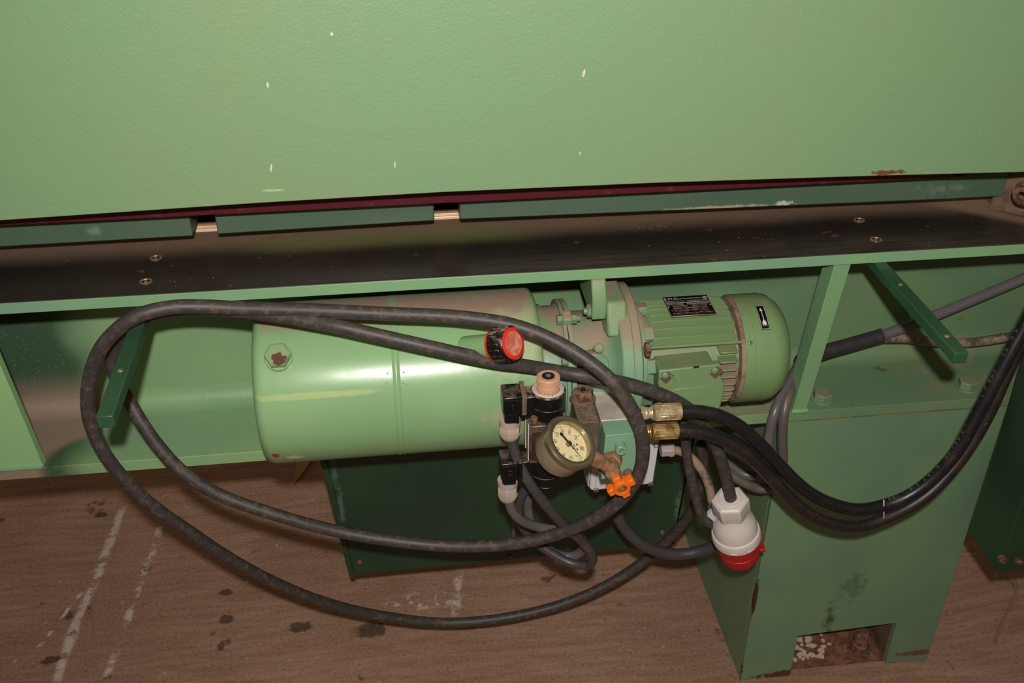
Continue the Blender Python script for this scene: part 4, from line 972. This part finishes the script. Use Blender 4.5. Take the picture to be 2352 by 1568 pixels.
H2 = [(0.3338, 0.9860, 0.6761), (0.3552, 0.9860, 0.6714), (0.3815, 0.9860, 0.6595), (0.4088, 0.9850, 0.6398), (0.4374, 0.9830, 0.6119), (0.4671, 0.9800, 0.5775), (0.4975, 0.9770, 0.5435), (0.5279, 0.9760, 0.5192), (0.5612, 0.9770, 0.5030), (0.5942, 0.9800, 0.4959), (0.6385, 0.9850, 0.5069), (0.6692, 0.9880, 0.5227), (0.6941, 0.9920, 0.5435), (0.7278, 1.0000, 0.5934), (0.7478, 1.0060, 0.6488), (0.7597, 1.0120, 0.7016), (0.7680, 1.0160, 0.7357), (0.7762, 1.0200, 0.7626), (0.7912, 1.0260, 0.8150)]
h1 = hose('black hydraulic hose with printed lettering, the upper of the two from the manifold', H1, ((0.2919, 0.9860, 0.7070), (0.3267, 0.9860, 0.7059)), (0.2774, 0.9880, 0.7055), M_hose, M_zinc, None)
h2 = hose('brown dusted black hydraulic hose, the lower of the two from the manifold', H2, ((0.2919, 0.9860, 0.6779), (0.3255, 0.9860, 0.6768)), (0.2794, 0.9880, 0.6762), M_hose2, M_zinc2, None)
sp = spline(H1, 0.002)
def nearest(p):
    p = V(p); i = min(range(len(sp)), key=lambda k: (sp[k] - p).length); return i
m = MB()
def hose_text(s, p, size=0.0084):
    i0 = nearest(p) + int(len(s) * size * 0.56 / 2 / 0.002)
    for ch in s:
        i = max(1, min(len(sp) - 2, int(i0)))
        c = sp[i]; d = (sp[i - 1] - sp[i + 1]).normalized()
        tc = (CAM - c).normalized(); sd = d.cross(tc).normalized()
        if sd.x > 0: sd = -sd
        n = (tc * 0.72 + sd * 0.69); n = (n - d * n.dot(d)).normalized()
        if ch != ' ':
            text_mb(m, ch, c + n * 0.0088, d, d.cross(-n) if d.cross(-n).dot(sd) < 0 else d.cross(n), size)
        i0 -= size * 0.56 / 0.002
for s, p in (('40', (0.7532, 1.0000, 0.7709)), ('92', (0.7482, 1.0000, 0.7476)), ('-', (0.7446, 1.0000, 0.7308)), ('3482', (0.7364, 0.9950, 0.7124)), ('*', (0.7305, 0.9950, 0.6859)), ('- - -', (0.7210, 0.9900, 0.6643)), ('SAE', (0.7085, 0.9850, 0.6257)), ('100', (0.6999, 0.9850, 0.6021)), ('R1AT', (0.6823, 0.9850, 0.5693)), ('3/8"', (0.6610, 0.9850, 0.5452)), ('- -', (0.6451, 0.9850, 0.5340)), ('40', (0.6331, 0.9850, 0.5268))):
    hose_text(s, p)
obj('hose_print', m, M_print, h1)
ta, tb2 = V((0.6213, 0.9850, 0.5250)), V((0.6258, 0.9840, 0.5006))
mid = (ta + tb2) / 2; dv = (tb2 - ta); tc = (CAM - mid).normalized(); hd = dv.normalized()
loop = []
for k in range(24):
    t = 2 * PI * k / 24
    loop.append(mid + hd * (dv.length / 2 + 0.0095) * math.sin(t) + tc * 0.0098 * math.cos(t))
tie = obj('cable_tie', MB().tube(loop + [loop[0]], 0.0011, 8, 0.003, caps=False), M_greyplastic, h1)
obj('tie_head', MB().obox(mid + hd * (dv.length / 2 + 0.004) + tc * 0.008, X * 0.003, hd * 0.0025, tc * 0.0022), M_greyplastic, tie, 0.0004)

# ------------------------------------------------------------------ cables
def cable(name, label, cat, pts, r, mat, n=14, step=0.008, group=None):
    c = V(pts[0])
    o = thing(name, label, cat, tuple(c), group)
    obj('sheath', MB().tube(pts, r, n, step), mat, o)
    return o
PC = [(0.4272, 1.0300, 0.5093), (0.4180, 1.0300, 0.5419), (0.4066, 1.0300, 0.5784), (0.3957, 1.0300, 0.6072), (0.3781, 1.0240, 0.6420), (0.3557, 1.0140, 0.6777), (0.3280, 1.0090, 0.7038), (0.2949, 1.0040, 0.7252), (0.2615, 1.0040, 0.7396), (0.2388, 1.0000, 0.7493), (0.2046, 1.0160, 0.7489), (0.1669, 1.0180, 0.7582), (0.1347, 1.0100, 0.7723), (0.1080, 1.0030, 0.7834), (0.0723, 1.0010, 0.7960), (0.0326, 1.0030, 0.8086), (-0.0042, 1.0080, 0.8183), (-0.0407, 1.0140, 0.8273), (-0.0745, 1.0200, 0.8355), (-0.1041, 1.0300, 0.8380), (-0.1389, 1.0420, 0.8403), (-0.1637, 1.0480, 0.8426), (-0.1938, 1.0560, 0.8441), (-0.2234, 1.0600, 0.8462), (-0.2486, 1.0640, 0.8457), (-0.2742, 1.0680, 0.8422), (-0.2928, 1.0710, 0.8371), (-0.3079, 1.0740, 0.8299), (-0.3253, 1.0800, 0.8169), (-0.3405, 1.0840, 0.7992), (-0.3509, 1.0880, 0.7765), (-0.3544, 1.0890, 0.7548), (-0.3514, 1.0870, 0.7316), (-0.3422, 1.0800, 0.7110), (-0.3310, 1.0700, 0.6868), (-0.3149, 1.0600, 0.6565), (-0.2891, 1.0500, 0.6190), (-0.2510, 1.0450, 0.5837), (-0.1790, 1.0400, 0.5437), (-0.1039, 1.0400, 0.5074), (-0.0364, 1.0350, 0.4889), (0.0497, 1.0200, 0.4830), (0.1349, 1.0000, 0.4991), (0.2091, 0.9700, 0.5502), (0.2512, 0.9550, 0.5988), (0.2689, 0.9500, 0.6381), (0.2720, 0.9450, 0.6788), (0.2658, 0.9450, 0.7151), (0.2507, 0.9500, 0.7506), (0.2265, 0.9600, 0.7824), (0.1817, 0.9850, 0.8103), (0.1287, 1.0050, 0.8296), (0.0648, 1.0200, 0.8376), (-0.0146, 1.0300, 0.8420), (-0.1133, 1.0400, 0.8484), (-0.1817, 1.0450, 0.8526), (-0.2246, 1.0450, 0.8579), (-0.2570, 1.0410, 0.8620), (-0.2820, 1.0340, 0.8622), (-0.2949, 1.0320, 0.8592), (-0.3091, 1.0300, 0.8523), (-0.3294, 1.0320, 0.8354), (-0.3472, 1.0350, 0.8139), (-0.3651, 1.0400, 0.7798), (-0.3755, 1.0400, 0.7467), (-0.3796, 1.0400, 0.7108), (-0.3739, 1.0400, 0.6675), (-0.3578, 1.0450, 0.6153), (-0.3355, 1.0500, 0.5686), (-0.3038, 1.0650, 0.5097), (-0.2667, 1.0900, 0.4343), (-0.2197, 1.1200, 0.3525), (-0.1542, 1.1550, 0.2640), (-0.0795, 1.1900, 0.1884), (0.0179, 1.2100, 0.1359), (0.0906, 1.2100, 0.1295), (0.1641, 1.2100, 0.1355), (0.2377, 1.2100, 0.1540), (0.3101, 1.2100, 0.1898), (0.3662, 1.2100, 0.2358), (0.4061, 1.2000, 0.2974), (0.4253, 1.1800, 0.3639), (0.4286, 1.1600, 0.4273), (0.4247, 1.1500, 0.4780), (0.4130, 1.1400, 0.5275)]
power = cable('power_cable', 'long black rubber power cable hung in two loops over the left peg', 'cable', PC, 0.0083, M_rubber, 18)
vc1 = cable('valve_cable', 'grey cable coming down from the upper connector of the valve', 'cable', [(0.1179, 0.9830, 0.6941), (0.1190, 0.9830, 0.6835), (0.1223, 0.9800, 0.6655), (0.1292, 0.9750, 0.6451), (0.1423, 0.9700, 0.6190), (0.1633, 0.9750, 0.5792), (0.1896, 0.9850, 0.5335), (0.2137, 1.0000, 0.4941), (0.2298, 1.0100, 0.4607), (0.2352, 1.0200, 0.4342), (0.2298, 1.0300, 0.4169), (0.2114, 1.0400, 0.4126), (0.1880, 1.0500, 0.4216), (0.1645, 1.0600, 0.4380), (0.1459, 1.0600, 0.4661), (0.1379, 1.0600, 0.4910), (0.1372, 1.0550, 0.5189), (0.1435, 1.0500, 0.5432), (0.1543, 1.0450, 0.5614), (0.1656, 1.0400, 0.5748)], 0.0066, M_darkcable, group='cables of the solenoid valve')
vc2 = cable('valve_cable', 'light grey cable coming out of the lower connector of the valve', 'cable', [(0.1151, 0.9830, 0.5974), (0.1156, 0.9830, 0.5873), (0.1192, 0.9850, 0.5707), (0.1282, 0.9900, 0.5514), (0.1433, 1.0000, 0.5303), (0.1652, 1.0100, 0.5112), (0.1906, 1.0200, 0.4946), (0.2137, 1.0300, 0.4749), (0.2272, 1.0450, 0.4449), (0.2262, 1.0550, 0.4199), (0.2106, 1.0600, 0.4068), (0.1875, 1.0650, 0.4131), (0.1679, 1.0700, 0.4357), (0.1571, 1.0750, 0.4634), (0.1520, 1.0750, 0.4921), (0.1523, 1.0700, 0.5199)], 0.0065, M_greycable, group='cables of the solenoid valve')
cable('grey_cable', 'thick grey cable sagging from behind the orange handle towards the plug', 'cable', [(0.2842, 1.1300, 0.4550), (0.2875, 1.1100, 0.4362), (0.3024, 1.1050, 0.4069), (0.3237, 1.1000, 0.3833), (0.3515, 1.1000, 0.3635), (0.3858, 1.1000, 0.3525), (0.4157, 1.1000, 0.3552), (0.4422, 1.1100, 0.3543), (0.4779, 1.1200, 0.3658)], 0.0086, M_darkcable)
cable('box_cable', 'dust covered thin cable leaving the white junction box', 'cable', [(0.3468, 1.0920, 0.5596), (0.3579, 1.0920, 0.5600), (0.3726, 1.0900, 0.5549), (0.3866, 1.0850, 0.5436), (0.3994, 1.0800, 0.5255), (0.4091, 1.0750, 0.5026), (0.4138, 1.0700, 0.4808), (0.4177, 1.0750, 0.4516), (0.4297, 1.0900, 0.4159)], 0.0062, M_dustcable)
cable('black_lead', 'thin black cable bending upwards beside the white plug', 'cable', [(0.3511, 1.0550, 0.6495), (0.3574, 1.0500, 0.6170), (0.3639, 1.0500, 0.5798), (0.3731, 1.0450, 0.5377), (0.3847, 1.0400, 0.4980), (0.3952, 1.0400, 0.4738), (0.4067, 1.0450, 0.4608), (0.4200, 1.0600, 0.4548), (0.4280, 1.0750, 0.4628), (0.4320, 1.0900, 0.4779)], 0.0064, M_rubber)
cable('drop_cable', 'left of two grey cables dropping behind the motor end', 'cable', [(0.5676, 1.1950, 0.6285), (0.5608, 1.1850, 0.6235), (0.5420, 1.1600, 0.6191), (0.5210, 1.1350, 0.6103), (0.5046, 1.1150, 0.5922), (0.5006, 1.1100, 0.5581), (0.5023, 1.1100, 0.5228), (0.5074, 1.1200, 0.4861), (0.5006, 1.1300, 0.4678), (0.4821, 1.1400, 0.4664), (0.4636, 1.1500, 0.4800), (0.4482, 1.1600, 0.4965)], 0.0072, M_greycable)
cable('drop_cable', 'right of two grey cables dropping behind the motor end', 'cable', [(0.5699, 1.1950, 0.6222), (0.5611, 1.1800, 0.6177), (0.5436, 1.1550, 0.6134), (0.5268, 1.1300, 0.6058), (0.5201, 1.1170, 0.5856), (0.5209, 1.1120, 0.5547), (0.5264, 1.1100, 0.5165), (0.5312, 1.1150, 0.4821), (0.5267, 1.1200, 0.4561), (0.5111, 1.1250, 0.4459), (0.4870, 1.1300, 0.4542), (0.4655, 1.1400, 0.4656), (0.4481, 1.1500, 0.4823)], 0.0072, M_greydusty)
cd = thing('cable_conduit', 'smooth grey conduit rising to the right behind the gusset bar', 'conduit', (0.6595, 1.2250, 0.6265))
obj('conduit_tube', MB().tube([(0.6945, 1.2280, 0.6342), (0.7418, 1.2350, 0.6440), (0.7949, 1.2400, 0.6614), (0.8541, 1.2450, 0.6822), (0.9204, 1.2500, 0.7070), (0.9693, 1.2520, 0.7277)], 0.0079, 20, 0.02), M_conduit, cd)
sl = obj('conduit_sleeve', MB().tube([(0.5661, 1.1950, 0.6210), (0.5782, 1.2000, 0.6229), (0.6092, 1.2150, 0.6222), (0.6593, 1.2250, 0.6273), (0.7046, 1.2300, 0.6353)], 0.0108, 20, 0.01), M_sleeve, cd, label='dark rubber sleeve')
e = V((0.7046, 1.2300, 0.6353)); dd = (e - V((0.6805, 1.2285, 0.6304))).normalized()
obj('sleeve_lip', MB().lathe(e, dd, [(-0.001, 0.0112), (0.0008, 0.0110), (0.0008, 0.0082), (-0.001, 0.0080)], 32, caps=False), M_brownplate, sl)
cable('dusty_cable', 'black dust covered cable lying at the foot of the web under the conduit', 'cable', [(0.7159, 1.2360, 0.6261), (0.7527, 1.2400, 0.6201), (0.7873, 1.2430, 0.6109), (0.8251, 1.2450, 0.6028), (0.8746, 1.2450, 0.6022), (0.9447, 1.2450, 0.6104), (0.9980, 1.2450, 0.6182)], 0.0074, M_dustcable)

# ------------------------------------------------------------------ three-phase plug
pa_ = V((-0.2637, -0.0937, 0.9600)); ptop = V((0.4230, 1.0300, 0.5191))
plug = thing('industrial_plug', 'white and red three-phase plug hanging on its black cable', 'plug', tuple(ptop - pa_ * 0.06))
dn = -pa_
pn = obj('gland_nut', MB().lathe(ptop, dn, [(0.0, 0.0215), (0.0035, 0.0262), (0.026, 0.0262), (0.028, 0.0250)], 6, True, V((0.2315, -0.9723, -0.0313))), M_white, plug, 0.0016, 3)
obj('nut_lip', MB().lathe(ptop, dn, [(0.001, 0.0165), (-0.001, 0.0165), (-0.0016, 0.0158), (-0.0016, 0.0145), (0.0006, 0.0138), (0.0006, 0.0125), (-0.0008, 0.0118), (-0.0008, 0.0098), (0.012, 0.0090)], 40, caps=False), M_white, pn)
obj('nut_bore', MB().lathe(ptop, dn, [(0.004, 0.0096), (0.005, 0.0096)], 24), M_pit, pn)
obj('plug_body', MB().lathe(ptop, dn, [(0.024, 0.0215), (0.031, 0.0224), (0.038, 0.0250), (0.046, 0.0285), (0.055, 0.0306), (0.065, 0.0312), (0.074, 0.0312)], 56), M_white, plug)
cl = obj('plug_collar', MB().lathe(ptop, dn, [(0.0665, 0.0306), (0.0675, 0.0330), (0.071, 0.0342), (0.081, 0.0345), (0.0835, 0.0338), (0.0835, 0.026)], 64), M_white, plug, 0.0004)
f1_, f2_ = frame(dn, CAM - ptop)
for a in (0.25, -0.45):
    d = f1_ * math.cos(a) + f2_ * math.sin(a); q = f2_ * math.cos(a) - f1_ * math.sin(a)
    obj('collar_mark', MB().obox(ptop + dn * 0.079 + d * 0.0346, dn * 0.0008, d * 0.0004, q * 0.0050), M_white, cl, 0.0002, 1)
rh = obj('plug_housing', MB().lathe(ptop, dn, [(0.082, 0.0282), (0.107, 0.0278), (0.1075, 0.0287), (0.1095, 0.0287), (0.110, 0.0276), (0.124, 0.0272), (0.126, 0.0262), (0.126, 0.0225), (0.100, 0.022)], 56, caps=False), M_red, plug, label='red plug front housing')
a = math.radians(62)
for a in (a, ):
    rt = V((0.9928, -0.1201, 0)); rt = (rt - dn * rt.dot(dn)).normalized()
    q = dn.cross(rt)
    obj('key_ridge', MB().obox(ptop + dn * 0.106 + rt * 0.0285, dn * 0.016, rt * 0.003, q * 0.003), M_red, rh, 0.001)
    for h in (0.093, 0.118):
        obj('key_lug', MB().obox(ptop + dn * h + rt * 0.0318, dn * 0.0030, rt * 0.0042, q * 0.0050), M_red, rh, 0.0012, 2)
lf = -rt
obj('plug_latch', MB().prism([ptop + dn * 0.024 + lf * 0.0275, ptop + dn * 0.030 + lf * 0.0345, ptop + dn * 0.046 + lf * 0.0260, ptop + dn * 0.058 + lf * 0.0280, ptop + dn * 0.058 + lf * 0.0255, ptop + dn * 0.040 + lf * 0.0225], dn.cross(lf) * 0.009), M_whitebox, plug, 0.0008)

# ------------------------------------------------------------------ small litter
lp = V((-0.2476, 1.8131, 0.0000))
m = MB()
pts_ = [lp + V((0.012, 0.06, 0.004)), lp + V((0.010, 0.03, 0.010)), lp + V((0.004, 0.0, 0.012)), lp + V((-0.006, -0.03, 0.006)), lp + V((-0.016, -0.055, 0.002))]
wd = [0.010, 0.016, 0.014, 0.008, 0.002]
vs = []
for p, w_ in zip(pts_, wd): vs += [p - X * w_, p + V((0, 0, -0.003)), p + X * w_]
vs2 = [V(p) + V((0, 0, 0.001)) for p in vs]
fs = []
for i in range(4):
    for j in range(2):
        a = i * 3 + j; fs.append((a, a + 1, a + 4, a + 3)); fs.append((a + 15, a + 18, a + 19, a + 16))
m.add(vs + vs2, fs)
tag(obj('dry_leaf', m, M_leaf), 'curled dry leaf on the floor under the tank', 'leaf')
tag(obj('straw', MB().tube([(-0.5348, 1.7468, 0.0030), (-0.5299, 1.7506, 0.0040), (-0.5243, 1.7596, 0.0030)], 0.0018, 8), M_leaf), 'short pale straw on the floor left of the chute', 'straw')
tag(obj('fibre_strand', MB().tube([(1.1213, 1.3083, 0.0030), (1.1153, 1.2829, 0.0120), (1.1101, 1.2664, 0.0100), (1.0948, 1.2486, 0.0040), (1.0713, 1.2274, 0.0030), (1.0505, 1.2066, 0.0030), (1.0324, 1.1859, 0.0030), (1.0134, 1.1617, 0.0030)], 0.0022, 8).tube([(1.1187, 1.3132, 0.0030), (1.1173, 1.2913, 0.0090), (1.1202, 1.2826, 0.0060)], 0.0015, 6).tube([(1.1330, 1.3069, 0.0030), (1.1235, 1.2822, 0.0060), (1.0984, 1.2546, 0.0030)], 0.0012, 6), M_fibre), 'loose strand of pale fibre on the floor below the dark cabinet', 'fibre')
